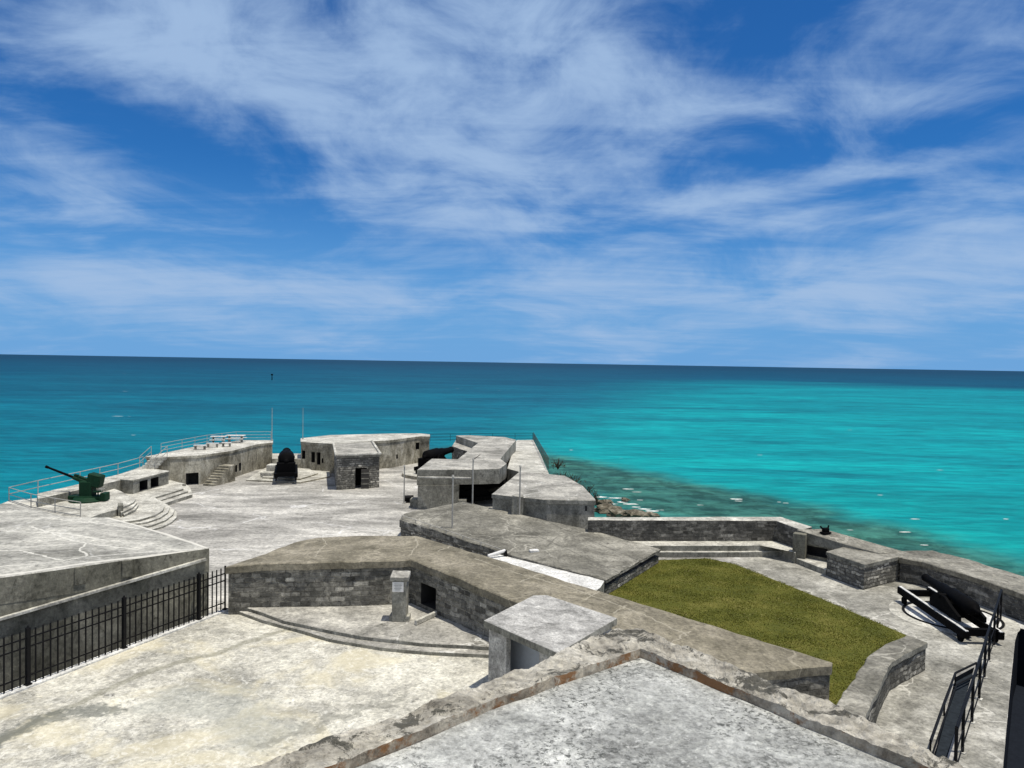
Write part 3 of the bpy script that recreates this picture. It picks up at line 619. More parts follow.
# ------------------------------------------------------------------ rifled guns on slides
def big_gun(name, label, loc, rz, sc=1.0, slide=6.0, axis=1.55, brl=1.0, sep=.75, back=0.0):
    e = thing(name, label, 'cannon', loc, rz, 'black muzzle loading guns')
    s = sc
    for sx_ in (-1, 1):
        MB().box((sx_ * sep * s, 0, .52 * s), (.28 * s, slide * s, .34 * s), rx=R(1.5), bev=.02).build('slide_beam', M['gun'], e, local=True)
        for yy in (-.42 * slide, .42 * slide): MB().tube((sx_ * sep * s - .06, yy * s, .19 * s), (sx_ * sep * s + .06, yy * s, .19 * s), .19 * s, seg=14).build('roller', M['gun'], e, local=True)
        bmq = MB(); vs = []   # stepped cheek plate of the carriage
        prof = [(-1.3, .72), (1.15, .72), (1.15, 1.05), (.7, 1.45), (.35, axis + .05), (-.1, axis + .05), (-.5, 1.25), (-1.0, 1.05), (-1.3, .95)]; prof = [(a_ - back, b_) for a_, b_ in prof]
        for xx in (sx_ * (sep - .25) * s, sx_ * (sep - .12) * s): vs.append([bmq.bm.verts.new((xx, y_ * s, z_ * s)) for y_, z_ in prof])
        n_ = len(prof)
        for i in range(n_): bmq.bm.faces.new((vs[0][i], vs[0][(i + 1) % n_], vs[1][(i + 1) % n_], vs[1][i]))
        bmq.bm.faces.new(vs[0]); bmq.bm.faces.new(list(reversed(vs[1]))); bmq.build('carriage_cheek', M['gun'], e, local=True)
    for c_, z_ in (((0, -.46 * slide * s, .52 * s), (1.9 * sep * s, .25 * s, .3 * s)), ((0, .46 * slide * s, .52 * s), (1.9 * sep * s, .2 * s, .3 * s)), ((0, -1.1 * s, .9 * s), (1.25 * sep * s, .2 * s, .6 * s))):
        MB().box(c_, z_).build('crossbeam', M['gun'], e, local=True)
    if slide < 5: MB().box((0, -.30 * slide * s, .95 * s), (1.9 * sep * s, .9 * s, .9 * s), bev=.04).build('rear_platform', M['gun'], e, local=True)
    mt = Matrix.Translation((0, (.25 - back) * s, axis * s)) @ Matrix.Rotation(R(3), 4, 'X') @ Matrix.Diagonal((s * brl, s, s * brl, 1))
    MB().lathe([(-2.05, .02), (-2.0, .12), (-1.9, .15), (-1.82, .10), (-1.75, .12), (-1.68, .36), (-1.5, .47), (-.9, .48), (.15, .48), (.2, .40), (1.0, .37), (1.05, .31), (2.2, .25), (2.4, .25), (2.46, .28), (2.55, .28), (2.56, .13), (2.3, .12)], mt, 24).build('barrel', M['gun'], e, local=True)
    MB().tube((-.66 * s * sep / .75, (.3 - back) * s, axis * s), (.66 * s * sep / .75, (.3 - back) * s, axis * s), .10 * s, seg=12).build('trunnion', M['gun'], e, local=True)
    return e
g1 = P(286, 481, .3); big_gun('muzzle_loading_gun', 'black gun seen from behind, standing between the picnic table bastion and the stone hut', g1 + Vector((-.65, 2.2, 0)), R(16.5), 1.22, 4.4, 1.6, 1.3)
q = g1 + Vector((-.1, -.3, 0))
g2 = big_gun('muzzle_loading_gun', 'black gun half hidden in the gap right of the long pale bastion', Vector((-8.0, 77.5, 0)), R(-28), 1.15, 4.0, 1.65, 1.1)
tag(prism('gun_platform', [Vector((-8.0 + 3.4 * cos(a * pi / 9), 77.5 + 3.4 * sin(a * pi / 9), .35)) for a in range(18)], -.1, M['pale'], M['sidelight']), 'round concrete platform under the half hidden black gun', 'platform')
g2.location.z = .35

# ------------------------------------------------------------------ centre emplacement with overhanging roof
ce = [(417, 469.7), (472.7, 469.2), (499.6, 468.6), (506.6, 463.2), (500.3, 458.6), (516, 439.8), (505, 437), (470, 435.2), (456, 435.5), (478, 442.8), (457.4, 459.2), (431.6, 458.6)]
cet = ccw(pp(ce, 3.2)); cc = sum(cet, Vector()) / len(cet)
CE = thing('gun_emplacement', 'large flat roofed concrete emplacement with a dark open bay under its right front corner', 'emplacement', (cc.x, cc.y, 0))
prism('roof', cet, 1.95, M['top'], M['side'], CE)
pier = [P(418, 469.9, 3.2), P(459, 469.6, 3.2), P(461, 463, 3.2), P(457, 459.6, 3.2), P(432.5, 459.2, 3.2)]
pier = [Vector((q.x, q.y, 1.93)) for q in pier]
prism('pier', pier, -.15, M['side'], M['side'], CE, 0, .01)
back = [P(461, 460.2, 3.2), P(498, 460.2, 3.2), P(499.8, 459, 3.2), P(515.5, 440.4, 3.2), P(478, 442.8, 3.2), P(457.6, 459.6, 3.2)]
back = [Vector((q.x, q.y, 1.93)) for q in back]
prism('rear_wall', inset(ccw(back), .04), -.15, M['side'], M['bayshade'], CE, 0, .01)
MB().box((P(438, 508, 0).x, P(438, 508, 0).y + .4, .35), (4.6, .9, .7), -.02, bev=.03).build('plinth', M['side'], CE)
a, b_ = P(417.6, 478, 2.65), P(471, 477.5, 2.65); MB().box(((a + b_) / 2 + Vector((0, .1, 0)))[:], ((b_ - a).length, .25, .09)).build('ledge', M['pale'], CE)
tag(prism('passage_wall', pp([(452, 446), (470, 452), (474, 447), (456, 439.5)], 2.4), 0, M['top'], M['stonedark']), 'dark stone wall with pale coping in the gap beside the half hidden gun', 'wall')

# ramp walkway, right of the emplacement, rising towards the camera
wk = [P(516.5, 440, 1.4), P(533.5, 439.8, 1.4), P(541, 455, 1.95), P(549, 473.8, 2.66), P(520, 471.8, 2.66), P(507.2, 468.3, 2.4)]
tag(prism('walkway', wk, -3, M['pale'], M['side'], None, .03, .01, 2.), 'pale sunlit walkway running out to the sea rail beside the emplacement', 'walkway')
# right block
rb = [(491.7, 493.8), (495, 491.4), (519, 471.9), (548.8, 474.2), (565, 475.7), (583, 485.8), (594.8, 498.2), (595.6, 500.3), (547, 499.5), (520.6, 497)]
zr = 2.7
RB = building('gun_emplacement', 'broad grey concrete roof block at the landward end of the sunlit walkway', 'emplacement', [P(x, y, zr) for x, y in rb], 0, M['top'], M['side'], None, .3)
q = P(518, 500, 2.6); a = P(517.5, 496.6, 2.7); MB().box((a.x, a.y - .3, 1.4), (.8, .5, 2.8), bev=.02).build('buttress', M['side'], RB)
a = P(590, 504, 2.7); MB().box((a.x - .25, a.y + .0, 2.4), (.14, .12, .35)).build('vent', M['dark'], RB)
a, b_ = P(548, 507, 2.5), P(548, 520, 1.6); 

# railings beyond
railing('sea_railing', 'dark low railing along the sea edge behind the centre emplacement', [P(430, 441.5, 1.4), P(470, 440.5, 1.4), P(515, 440.2, 1.4), P(532.5, 440, 1.4)], .95, M['iron'], 2.8, (1, .6, .2), .022)
railing('slatted_railing', 'leaning dark slatted railing down the right edge of the sunlit walkway', [P(533.2, 440, 1.45), P(541, 455, 2.0), P(548.3, 469.5, 2.55)], 1.05, M['rust'], 1.3, (1, .5), .022)

# shrubs on the edge of the headland
def shrub(label, c, r, h, nleaf, ntw):
    e = thing('shrub', label, 'shrub', c, 0, 'scrubby bushes outside the wall')
    m_ = MB()
    for i in range(ntw):
        a = random.uniform(0, 2 * pi); t_ = Vector((cos(a) * r * random.uniform(.2, .9), sin(a) * r * random.uniform(.2, .9), h * random.uniform(.6, 1.1)))
        mid = t_ * .5 + Vector((random.uniform(-.1, .1), random.uniform(-.1, .1), .1)); m_.tube((0, 0, 0), mid, .03, .02, 4).tube(mid, t_, .02, .008, 4)
    m_.build('stem', M['twig'], e, local=True)
    bmq = bmesh.new()
    for i in range(nleaf):
        a = random.uniform(0, 2 * pi); rr = r * math.sqrt(random.random()); v = Vector((cos(a) * rr, sin(a) * rr, h * random.uniform(.25, 1.0) * (1 - .4 * rr / r)))
        if mn.noise(v * 2.2 + Vector(c)) < -.12: continue
        s_ = random.uniform(.04, .1); ax = Vector((random.uniform(-1, 1), random.uniform(-1, 1), random.uniform(-.3, 1))).normalized(); bx_ = ax.orthogonal().normalized() * s_; by_ = ax.cross(bx_).normalized() * s_ * .6
        bmq.faces.new([bmq.verts.new(v + q_) for q_ in (bx_, by_, -bx_, -by_)])
    me = bpy.data.meshes.new('foliage'); bmq.to_mesh(me); bmq.free(); link('foliage', me, M['leaf'], e)
for (x, y, z, r_, h, ll) in ((555, 478, .8, 1.2, 2.6, 'brown twiggy bush beside the lower end of the slatted railing'), (566, 479, .6, 1.3, 2.4, 'sparse bush at the far corner of the broad roof block'),
                             (578, 489, .2, 1.1, 2.2, 'thin spindly bush by the right edge of the broad roof block'), (588, 497, -.5, 1.0, 2.5, 'lowest spindly bush at the right corner of the broad roof block'), (551, 462, .8, 1.0, 2.1, 'dark bush outside the middle of the slatted railing')):
    q = P(x, y, z); shrub(ll, (q.x + .8, q.y + .5, z - .9), r_, h * .58, 150, 34)

# ------------------------------------------------------------------ ramped roof between parapet and emplacement
sl = [P(399.5, 519, 1.3), P(404, 513.5, 1.35), P(463, 501.5, 1.7), P(520, 514.3, 1.58), P(595, 531, 1.28), P(660.5, 549, .9), P(606, 579.5, .95), P(504.5, 552.5, 1.1)]
SL = thing('ramp_roof', 'long sloping grey concrete roof slab with dark stone sides, left of the lawn', 'roof slab', (2, 50, 0))
prism('slab', sl, .75, M['glacis'], M['stone'], SL, .05, .05, .5)
prism('wall', [q - Vector((0, 0, .42)) for q in inset(ccw(sl), .08)], -.15, M['stonedark'], M['rubble'], SL, 0, .02)
for (x, y, w_, ll) in ((534, 552.5, .55, 'small white block lying on the ramp roof edge'), (602, 533, .3, 'tiny pale stone on the seaward edge of the ramp roof')):
    q = P(x, y, 1.05); tag(MB().box((0, 0, .08), (w_, .3, .18), .3, bev=.03).build('stone_block', M['white'], None, origin=(0, 0, 0)), ll, 'block').location = (q.x, q.y, 1.05)
ws = [P(487, 557.5, .92), P(506, 552.8, .92), P(604.5, 580.5, .86), P(600.5, 587, .86), P(590, 595, .86)]
tag(prism('white_slab', ws, 0, M['white'], M['side'], None, .02, .01), 'bright white painted strip between the ramp roof and the long parapet', 'slab')
q0, q1 = P(488, 556, 1.05), P(505, 550.5, 1.25)
dp = thing('drain_pipe', 'short pale drain pipe elbow at the left end of the white strip', 'pipe', q0)
MB().tube(q0, q1, .09, seg=10).build('pipe', M['sign'], dp); MB().tube(q1, q1 + Vector((.1, .05, -.6)), .11, seg=10).build('elbow', M['iron'], dp)

# light poles
def lamp_pole(label, base, h, arm=0):
    e = thing('lamp_post', label, 'lamp post', base, 0, 'slim grey poles round the ramp roof')
    MB().tube((0, 0, 0), (0, 0, h), .055, .045).build('pole', M['steel'], e, local=True)
    MB().box((0, 0, .03), (.25, .25, .06)).build('base_plate', M['steel'], e, local=True)
    MB().tube((0, 0, h), (0, 0, h + .12), .09, .06, 10).build('cap', M['steel'], e, local=True)
    if arm: MB().tube((0, 0, h), (.5, .3, h + .35), .03, .02).build('arm', M['iron'], e, local=True)
lamp_pole('slim grey pole at the left end of the ramp roof, above a small floodlight', P(404, 503.5, 0), 3.1)
lamp_pole('tallest slim grey pole, rising in front of the dark stone side of the ramp roof', P(452, 548, 0), 4.6)
lamp_pole('slim grey pole with a bent arm in front of the dark open bay', P(472.5, 505, 1.6), 3.3, 1)
lamp_pole('slim grey pole in front of the broad grey roof block', P(519.5, 515.8, 1.5), 3.35)
q = P(409, 502.5, 0); fl = thing('floodlight', 'small black floodlight on the ground beside the leftmost slim pole', 'floodlight', q)
MB().box((q.x, q.y, .35), (.75, .35, .45), .2, rx=R(25), bev=.03).build('housing', M['iron'], fl); MB().box((q.x, q.y, .08), (.5, .4, .12), .2).build('base', M['iron'], fl)
cb = railing('cable_rail', 'thin pipe running along the top of the dark stone side of the ramp roof', [P(402, 518.6, 1.31), P(430, 528, 1.25), P(500, 552.6, 1.12)], .22, M['steel'], 1.6, (1,), .022)

# ------------------------------------------------------------------ long parapet
fr = [(225.5, 566.8, 2.3), (250, 564.6, 2.4), (273, 563.4, 2.45), (330, 562.0, 2.5), (375, 561, 2.5), (411, 559.5, 2.5), (455, 576.5, 2.45), (500, 595.5, 2.4), (560, 620, 2.3), (620, 643, 2.1), (690, 664, 1.8), (745, 673, 1.6), (831.5, 665.5, 1.45)]
bk = [(832.5, 662, 1.42), (700, 621.6, 1.9), (630, 600, 2.1), (592, 588.7, 2.2), (500, 560, 2.35), (417, 535.7, 2.4), (365, 535.5, 2.4), (317, 537.5, 2.35), (296.7, 541.5, 2.35), (258.6, 555.7, 2.3)]
pt = ccw([P(*q) for q in fr + bk])
cc = sum(pt, Vector()) / len(pt)
PA = thing('long_parapet', 'long bent stone parapet with a broad tan concrete top crossing the middle of the fort', 'parapet', (cc.x, cc.y, 0))
bm_ = None
frw = [P(*q) for q in fr]
prism('coping', pt, lambda x, y: 1.0, M['topwarm'], M['topwarm'], PA, .05, .035, .45)
# re-lower: coping bottom follows the top, 0.33 m below
co_ = PA.children[0]
for v in co_.data.vertices:
    if abs(v.co.z - 1.0) < 1e-4:
        best = min((u_ for u_ in co_.data.vertices if abs(u_.co.z - 1.0) > 1e-3), key=lambda u_: (u_.co.x - v.co.x) ** 2 + (u_.co.y - v.co.y) ** 2)
        v.co.z = best.co.z - .30
db = [q - Vector((0, 0, .3)) for q in inset(pt, .07)]
oa, ob = P(424.5, 608, .3), P(438, 615, .3)
oc = cutbox(oa, ob, 1.3, .55, 1.55, .8)
prism('wall', db, -.15, M['stone'], M['stone'], PA, 0, .03, .7, cuts=[oc], cutmat=M['dark'])

# stepped platform at its foot (fan shaped)
FP = thing('stepped_platform', 'fan shaped grey stone platform with two curved steps below the long parapet', 'platform', P(360, 620, 0))
p2 = pp([(242, 606), (262, 612), (284, 620.3), (320, 628), (361, 635.8), (420, 642.5), (484, 646.3), (530, 647), (560, 625), (440, 590), (400, 585), (240, 590)], .36)
p1 = pp([(236, 610), (262, 619.5), (290, 627), (330, 638.5), (380, 647), (430, 651.5), (484, 654), (530, 655), (560, 630), (440, 590), (400, 585), (236, 590)], .19)
prism('step', p1, -.1, M['top'], M['side'], FP, .03, .02, .8)
prism('platform', p2, 0, M['top'], M['side'], FP, .03, .02, .8)
tag(MB().box((0, 0, .12), (.14, 1.5, .22), -.55, bev=.02).build('kerb_stone', M['pale']), 'narrow pale kerb stone slanting across the platform below the square hole', 'kerb').location = P(426, 620.5, .36)
q = P(399, 622, .36)
PL = thing('sign_pillar', 'square concrete pillar with a sloping cap and a white notice near its top', 'sign pillar', q, R(0))
bmq = MB(); bmq.box((0, .3, .93), (.66, .6, 1.86), bev=.02).box((0, .3, .12), (.9, .5, .26), bev=.02).build('pillar', M['side'], PL, local=True)
MB().box((0, .30, 1.98), (.82, .74, .20), rx=R(8), bev=.02).build('cap', M['top'], PL, local=True)
sg = MB().box((-.06, -.03, 1.58), (.50, .03, .44)).build('notice', M['sign'], PL, local=True)
tl = MB()
for k, (wd2) in enumerate((.30, .34, .28, .32, .22)): tl.box((-.06, -.048, 1.72 - k * .065), (wd2, .006, .018))
tl.build('text_lines', M['signgrey'], sg, local=True)

# ------------------------------------------------------------------ booth
bz = 2.6
br_ = pp([(484, 620), (558, 652.5), (617, 617.8), (547, 594.8), (533, 595.2)], bz); br_ = ccw(br_)
cc = sum(br_, Vector()) / 5; BO = thing('stair_booth', 'small grey booth with a flat square roof and an open side, by the near wall', 'booth', (cc.x, cc.y, 0))
prism('roof', br_, bz - .26, M['booth'], M['side'], BO, .03, .008)
Lc, Fc_, Rc, Bc = P(484, 620, bz), P(558, 652.5, bz), P(617, 617.8, bz), P(540, 595, bz)
def bi(u_, v_): # u along L->F, v along L->B
    a = Lc.lerp(Fc_, u_); b2 = Bc.lerp(Rc, u_); q_ = a.lerp(b2, v_); return q_
def panel(name, u0, v0, u1, v1, z0, z1, mat, th=.14):
    a, b2 = bi(u0, v0), bi(u1, v1); d = b2 - a; c_ = (a + b2) / 2
    return MB().box((c_.x, c_.y, (z0 + z1) / 2), (d.length, th, z1 - z0), math.atan2(d.y, d.x), bev=.01).build(name, mat, BO)
panel('side_wall', .06, .06, .06, .94, 0, bz - .262, M['booth'])
panel('pier', .045, .07, .30, .07, 0, bz - .262, M['booth'], .22)
panel('pier', .74, .07, .96, .07, 0, bz - .262, M['booth'], .22)
panel('back_wall', .06, .94, .96, .94, 0, bz - .262, M['booth'])
panel('end_wall', .955, .06, .955, .94, 0, bz - .262, M['booth'])
panel('inner_wall', .12, .30, .9, .30, 0, 1.75, M['bluegrey'], .1)

# ------------------------------------------------------------------ left block, cornice and iron fence
LT = [P(-110, 592.5, 3.25), P(0, 577, 3.25), P(209.3, 547.6, 3.25), P(168, 533.3, 3.25), P(110, 517.3, 3.25), P(67, 517.2, 3.25), P(35, 508.5, 3.25), P(11, 503.6, 3.25), P(-110, 505, 3.25)]
LTc = ccw(LT); cc = sum(LTc, Vector()) / len(LTc)
LK = thing('concrete_blockhouse', 'massive low concrete blockhouse with cracked pale roof, behind the iron fence', 'blockhouse', (cc.x, cc.y, 0))
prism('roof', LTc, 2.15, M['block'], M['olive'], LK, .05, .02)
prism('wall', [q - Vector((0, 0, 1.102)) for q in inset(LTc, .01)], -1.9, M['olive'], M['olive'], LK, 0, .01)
c0, c1 = P(-110, 657, 1.55), P(206.5, 558.3, 2.82)
cA = Vector((LT[0].x, LT[0].y, 0)); cB = Vector((LT[2].x, LT[2].y, 0)); dd = (cB - cA).normalized(); nn = Vector((dd.y, -dd.x, 0))
def zledge(s_):  # height along the wall where the photo's ledge line runs
    return s_
a = P(0, 577, 3.25); b_ = LT[2]
# vertical plane through a,b: find height at pixel x=0,y=618.5 and x=206,y=558
def onwall(px, py):
    d_ = _F + _R * ((px - 512) / F) + _U * ((384 - py) / F)
    # intersect with the plane (a, dd)
    t_ = (nn.x * a.x + nn.y * a.y) / (nn.x * d_.x + nn.y * d_.y); return Vector((d_.x * t_, d_.y * t_, CZ + d_.z * t_))
e0, e1 = onwall(0, 618.5), onwall(205.5, 558.8); e0 = e0 + (e0 - e1) * .5
d_ = e1 - e0; mid = (e0 + e1) / 2 + nn * .07
rz_ = math.atan2(d_.y, d_.x); ry_ = -math.atan2(d_.z, math.hypot(d_.x, d_.y))
MB().box(mid[:], (d_.length, .16, .13), rz_, ry=ry_, bev=.015).build('ledge', M['pale'], LK)
for (x, y) in ((80, 566.5), (127, 559.5)):
    q = onwall(x, y + 9); MB().box((q + nn * .02)[:], (.42, .12, .72), rz_, bev=.02).build('patch', M['olive'], LK)

FE = thing('iron_fence', 'black iron picket fence along the kerb in the left foreground', 'fence', FA)
fd = (FB - FA); fl_ = fd.length; fu = fd.normalized(); frz = math.atan2(fu.y, fu.x)
def fpos(px):  # point on the fence line at pixel column px
    lo, hi = 0, 1
    for _ in range(40):
        m_ = (lo + hi) / 2; q_ = FA.lerp(FB, m_); v = q_ - Vector((0, 0, CZ)); xx = 512 + F * v.dot(_R) / v.dot(_F)
        if xx < px: lo = m_
        else: hi = m_
    return FA.lerp(FB, lo) + Vector((0, 0, .1))
posts = [fpos(28), fpos(124), fpos(198.7), fpos(225)]
sp_ = posts[1] - posts[0]; posts = [posts[0] - sp_] + posts
HF = 2.05
def ironbox(q0, q1, w_, z0, z1, name):
    c_ = (q0 + q1) / 2; MB().box((c_.x, c_.y, (z0 + z1) / 2 + .1), ((q1 - q0).length, w_, z1 - z0), frz).build(name, M['iron'], FE)
for i, q in enumerate(posts):
    w_ = .13 if i < 4 else .06
    MB().box((q.x, q.y, .1 + HF / 2 + .02), (w_, w_, HF + .04), frz).box((q.x, q.y, .13), (.2, .2, .05), frz).build('post', M['iron'], FE)
    if i < 4: MB().tube((q.x, q.y, HF + .14), (q.x, q.y, HF + .22), .05, .03, 8).build('post_cap', M['iron'], FE)
for a_, b2 in zip(posts[:-1], posts[1:]):
    for zr_ in (.17, .68, .84): ironbox(a_, b2, .04, HF * zr_ - .02, HF * zr_ + .025, 'rail')
    k = round((b2 - a_).length / .275)
    for j in range(1, k):
        q = a_.lerp(b2, j / k); MB().box((q.x, q.y, .1 + HF * .5), (.042, .042, HF * .97), frz).build('picket', M['iron'], FE)
m_ = fd.length; c_ = (FA + FB) / 2; nk = Vector((fu.y, -fu.x, 0))
kb = thing('kerb', 'pale concrete kerb carrying the black iron fence', 'kerb', c_)
MB().box((c_.x - nk.x * .02, c_.y - nk.y * .02, .045), (m_, .34, .13), frz, bev=.015).build('kerb_stone', M['white'], kb)

# ------------------------------------------------------------------ left gun platform
GP = thing('gun_platform', 'stepped concrete terrace with curved steps under the green gun', 'platform', P(110, 515, 0))
far = [(186, 484), (170, 480), (120, 482), (60, 492), (60, 515)]
t0 = [(100, 530), (150, 529.5), (163, 526), (172, 521.5), (176.5, 517), (177, 512), (168, 505)] + [(165, 500)] + far
t1 = [(100, 528), (139, 527), (152, 524.8), (166, 519.5), (173, 514), (174.5, 509.5), (168, 505), (165, 502.8), (192.5, 494), (190, 487)] + far
t2 = [(100, 525), (131, 524), (147, 521.8), (160, 517.2), (168, 512), (169.5, 507.5), (163, 501.5), (160, 500), (188, 491), (186, 485)] + far
t3 = [(95, 523), (125, 521.3), (140, 519.2), (155, 514.7), (163, 509.8), (164.3, 506), (159, 500.5), (155, 497), (183.5, 488.4), (182, 484)] + far
for i, (t_, z_) in enumerate(((t0, .15), (t1, .30), (t2, .45), (t3, .62))): prism('step' if i < 3 else 'platform', pp(t_, z_), -.1 + i * .1, M['pale'], M['side'], GP, .03, .01, .8)
pad = [(135.5, 499), (134, 501.5), (128, 504.8), (115, 509.8), (103, 512.8), (85, 519), (55, 521), (-20, 512), (8, 501), (47, 497), (80, 490), (105, 485), (122, 491.5)]
prism('gun_pad', pp(pad, 1.12), .5, M['pale'], M['side'], GP, .03, .01, .8)
for k, z_ in enumerate((.96, .80)):
    prism('pad_step', pp([(121 + k * 3, 512.5 + k * 2.2), (133 + k * 2.2, 507 + k * 2.4), (137 + k * 1.6, 502.5 + k * 2.2), (134, 499), (118, 506)], z_), .6, M['pale'], M['side'], GP, .02, 0)
MB().box(P(120.5, 509.5, 1.0)[:], (.35, 1.0, .8), .5, bev=.03).build('side_block', M['side'], GP)
co = [(38, 498.5), (81, 489), (120, 479.8), (146, 471), (143, 466), (118, 474.3), (80, 483.7), (37, 493.6)]
tag(prism('low_sea_wall', pp(co, 1.75), -.1, M['pale'], M['side']), 'low white coped wall on the seaward side of the green gun', 'wall')
bk_ = [(110.5, 478.3), (133, 480), (169.5, 470.8), (146, 467.5)]
q0, q1 = P(133, 493.2, .62), P(169, 486.2, .62)
ck = [cutbox(q0.lerp(q1, .15), q0.lerp(q1, .44), 1.4, .68, 1.52, .8), cutbox(q0.lerp(q1, .55), q0.lerp(q1, .84), 1.4, .68, 1.52, .8)]
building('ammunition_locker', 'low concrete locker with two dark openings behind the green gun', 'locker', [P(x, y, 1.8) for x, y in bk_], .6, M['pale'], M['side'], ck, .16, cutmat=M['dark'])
railing('pipe_railing', 'long thin white pipe railing along the sea wall behind the green gun', [P(9, 500.5, 1.15), P(38, 493.8, 1.75), P(80, 484, 1.75), P(118, 474.8, 1.75), P(143, 467.3, 1.75)], .98, M['steel'], 3.2, (1, .5), .028)
railing('pipe_railing', 'short white pipe railing sloping across the left edge in front of the green gun', [P(9, 501, 1.12), P(31, 508, 1.12), P(55, 512.8, 1.12), P(80.5, 517, 1.12)], 1.0, M['steel'], 9, (1, .5, .08), .03)
# the green gun
gl = P(89, 500.5, 1.12); G = thing('anti_aircraft_gun', 'dark green anti aircraft gun with its barrel raised to the left', 'gun', gl)
gx, gy, gz = gl
MB().lathe([(0, 1.25), (.12, 1.25), (.14, 1.0), (.3, .9), (.32, .5)], Matrix.Translation(gl + Vector((-.1, 0, .0))) @ Matrix.Rotation(R(90), 4, 'X') , 20).build('turntable', M['green'], G)
MB().box((gx - .1, gy, gz + .25), (2.5, .9, .3), bev=.04).build('base', M['green'], G)
MB().box((gx - .1, gy, gz + .9), (.95, .8, 1.2), bev=.08).build('pedestal', M['green'], G)
bd = Vector((-3.05, .1, 1.1)).normalized(); bc = gl + Vector((-.15, 0, 1.35))
MB().tube(bc, bc + bd * 3.3, .11, .075, 12).tube(bc + bd * 3.15, bc + bd * 3.35, .10, .11, 12).build('barrel', M['gun'], G)
MB().tube(bc + Vector((0, 0, .22)) - bd * .3, bc + Vector((0, 0, .22)) + bd * 1.0, .12, .10, 12).tube(bc + Vector((0, 0, -.0)) - bd * .3, bc + bd * 1.1, .2, .15, 12).build('cradle', M['green'], G)
MB().box((gl + Vector((.5, 0, 1.55)))[:], (1.0, .75, .95), 0, ry=R(12), bev=.08).build('breech_housing', M['green'], G)
MB().box((gl + Vector((.85, -.3, .75)))[:], (.6, .35, .10), bev=.02).tube(gl + Vector((.85, -.3, .2)), gl + Vector((.85, -.3, .75)), .05).build('seat', M['green'], G)
MB().box((gl + Vector((1.25, -.1, .35)))[:], (.4, .7, .6), bev=.04).build('gear_box', M['green'], G)
MB().ring((gl + Vector((1.15, -.35, .95)))[:], .16, .2, .03).tube(gl + Vector((1.15, -.35, .4)), gl + Vector((1.15, -.35, .96)), .025).build('hand_wheel', M['steel'], G)
MB().tube(gl + Vector((-.5, -.3, 1.5)), gl + Vector((-.75, -.35, 1.95)), .04).box((gl + Vector((-.75, -.35, 1.95)))[:], (.3, .12, .12)).build('sight', M['green'], G)

# ------------------------------------------------------------------ sea wall behind the lawn, steps, bay, battery wall
z1, z2 = .35, .70
FW = thing('curved_steps', 'two long concrete steps round the far side of the lawn path', 'steps', P(700, 555, 0))
s2 = [P(600, 545.5, z2), P(640, 545.5, z2), P(700, 545.5, z2), P(778, 545.3, z2), P(795, 552.5, z2), P(801, 551, z2), P(795, 536, z2), P(780, 532, z2), P(600, 532, z2)]
s1 = [P(600, 552, z1), P(700, 552, z1), P(779, 551.5, z1), P(826, 569.5, z1), P(834, 562, z1), P(800, 543, z1), P(780, 534, z1), P(600, 534, z1)]
s0 = [P(640, 559.2, .02)]
prism('step', s1, -.1, M['pale'], M['side'], FW, .03, .015); prism('terrace_step', s2, 0, M['pale'], M['side'], FW, .03, .015)
inner = [P(588, 519.8, 2.07), P(776, 520.3, 2.07), P(801, 529.4, 1.97)]
outer = [P(812, 526.6, 1.97), P(781, 516.8, 2.07), P(588, 517, 2.07)]
sw = thing('sea_wall', 'straight dark stone sea wall with a pale top edge behind the lawn', 'wall', P(690, 540, z2))
prism('wall', inner + outer, -.15, M['pale'], M['stonedark'], sw, .04, .02, 1.0)
# bay + block
BY = thing('magazine_block', 'low roofed stone block with a dark open bay facing the lawn steps', 'magazine', P(830, 575, 0))
bay = [P(797, 529.3, 2.0), P(849, 545.2, 1.6), P(880, 553, 1.5), P(905, 551.5, 1.45), P(875, 543.3, 1.7), P(824, 528.8, 1.98)]
prism('bay_roof', bay, lambda x, y: 1.2, M['glacis'], M['side'], BY, .04, .015)
bw_ = [Vector((q.x, q.y, 1.2)) for q in inset(ccw(bay), .06)]
b0, b1 = P(797, 529.3, 2.0), P(849, 545.2, 1.6)
cb_ = [cutbox(b0.lerp(b1, .18), b0.lerp(b1, .60), .55, .55, 1.12, .6), cutbox(b0.lerp(b1, .68), b0.lerp(b1, .97), .55, .55, 1.12, .6)]
prism('bay_wall', bw_, -.1, M['olive'], M['olive'], BY, 0, .01, cuts=cb_, cutmat=M['dark'])
bq = P(795.8, 531, 2.0); MB().box((bq.x + .32, bq.y + .12, .92), (.75, .5, 1.84), -.6, bev=.03).build('pier', M['olive'], BY)
blk = [P(826, 551.3, 1.43), P(864.6, 564.3, 1.43), P(903, 555.6, 1.43), P(905, 551.5, 1.43), P(860, 544, 1.43), P(849, 545, 1.43)]
prism('block_roof', blk, 1.22, M['glacis'], M['side'], BY, .04, .015)
prism('block_wall', [q - Vector((0, 0, .212)) for q in inset(ccw(blk), .05)], -.1, M['rubble'], M['rubble'], BY, 0, .015)
q = P(825.5, 533.5, 1.9); sg_ = thing('swivel_gun', 'tiny black swivel mount standing on the roof above the dark open bay', 'gun', q)
MB().box((0, 0, .05), (.6, .4, .1), .4, bev=.02).build('base', M['gun'], sg_, local=True)
MB().tube((-.2, 0, .08), (-.22, 0, .36), .05) if 0 else MB().box((0, 0, .22), (.42, .26, .26), .3, bev=.05).tube((.12, 0, .2), (.22, .1, .48), .05).tube((-.1, 0, .2), (-.3, .1, .42), .07, .05).build('yoke', M['gun'], sg_, local=True)
bwz = 1.38
BW = thing('battery_wall', 'dark stone battery wall with a broad sloping concrete top beside the long gun', 'wall', P(960, 600, 0))
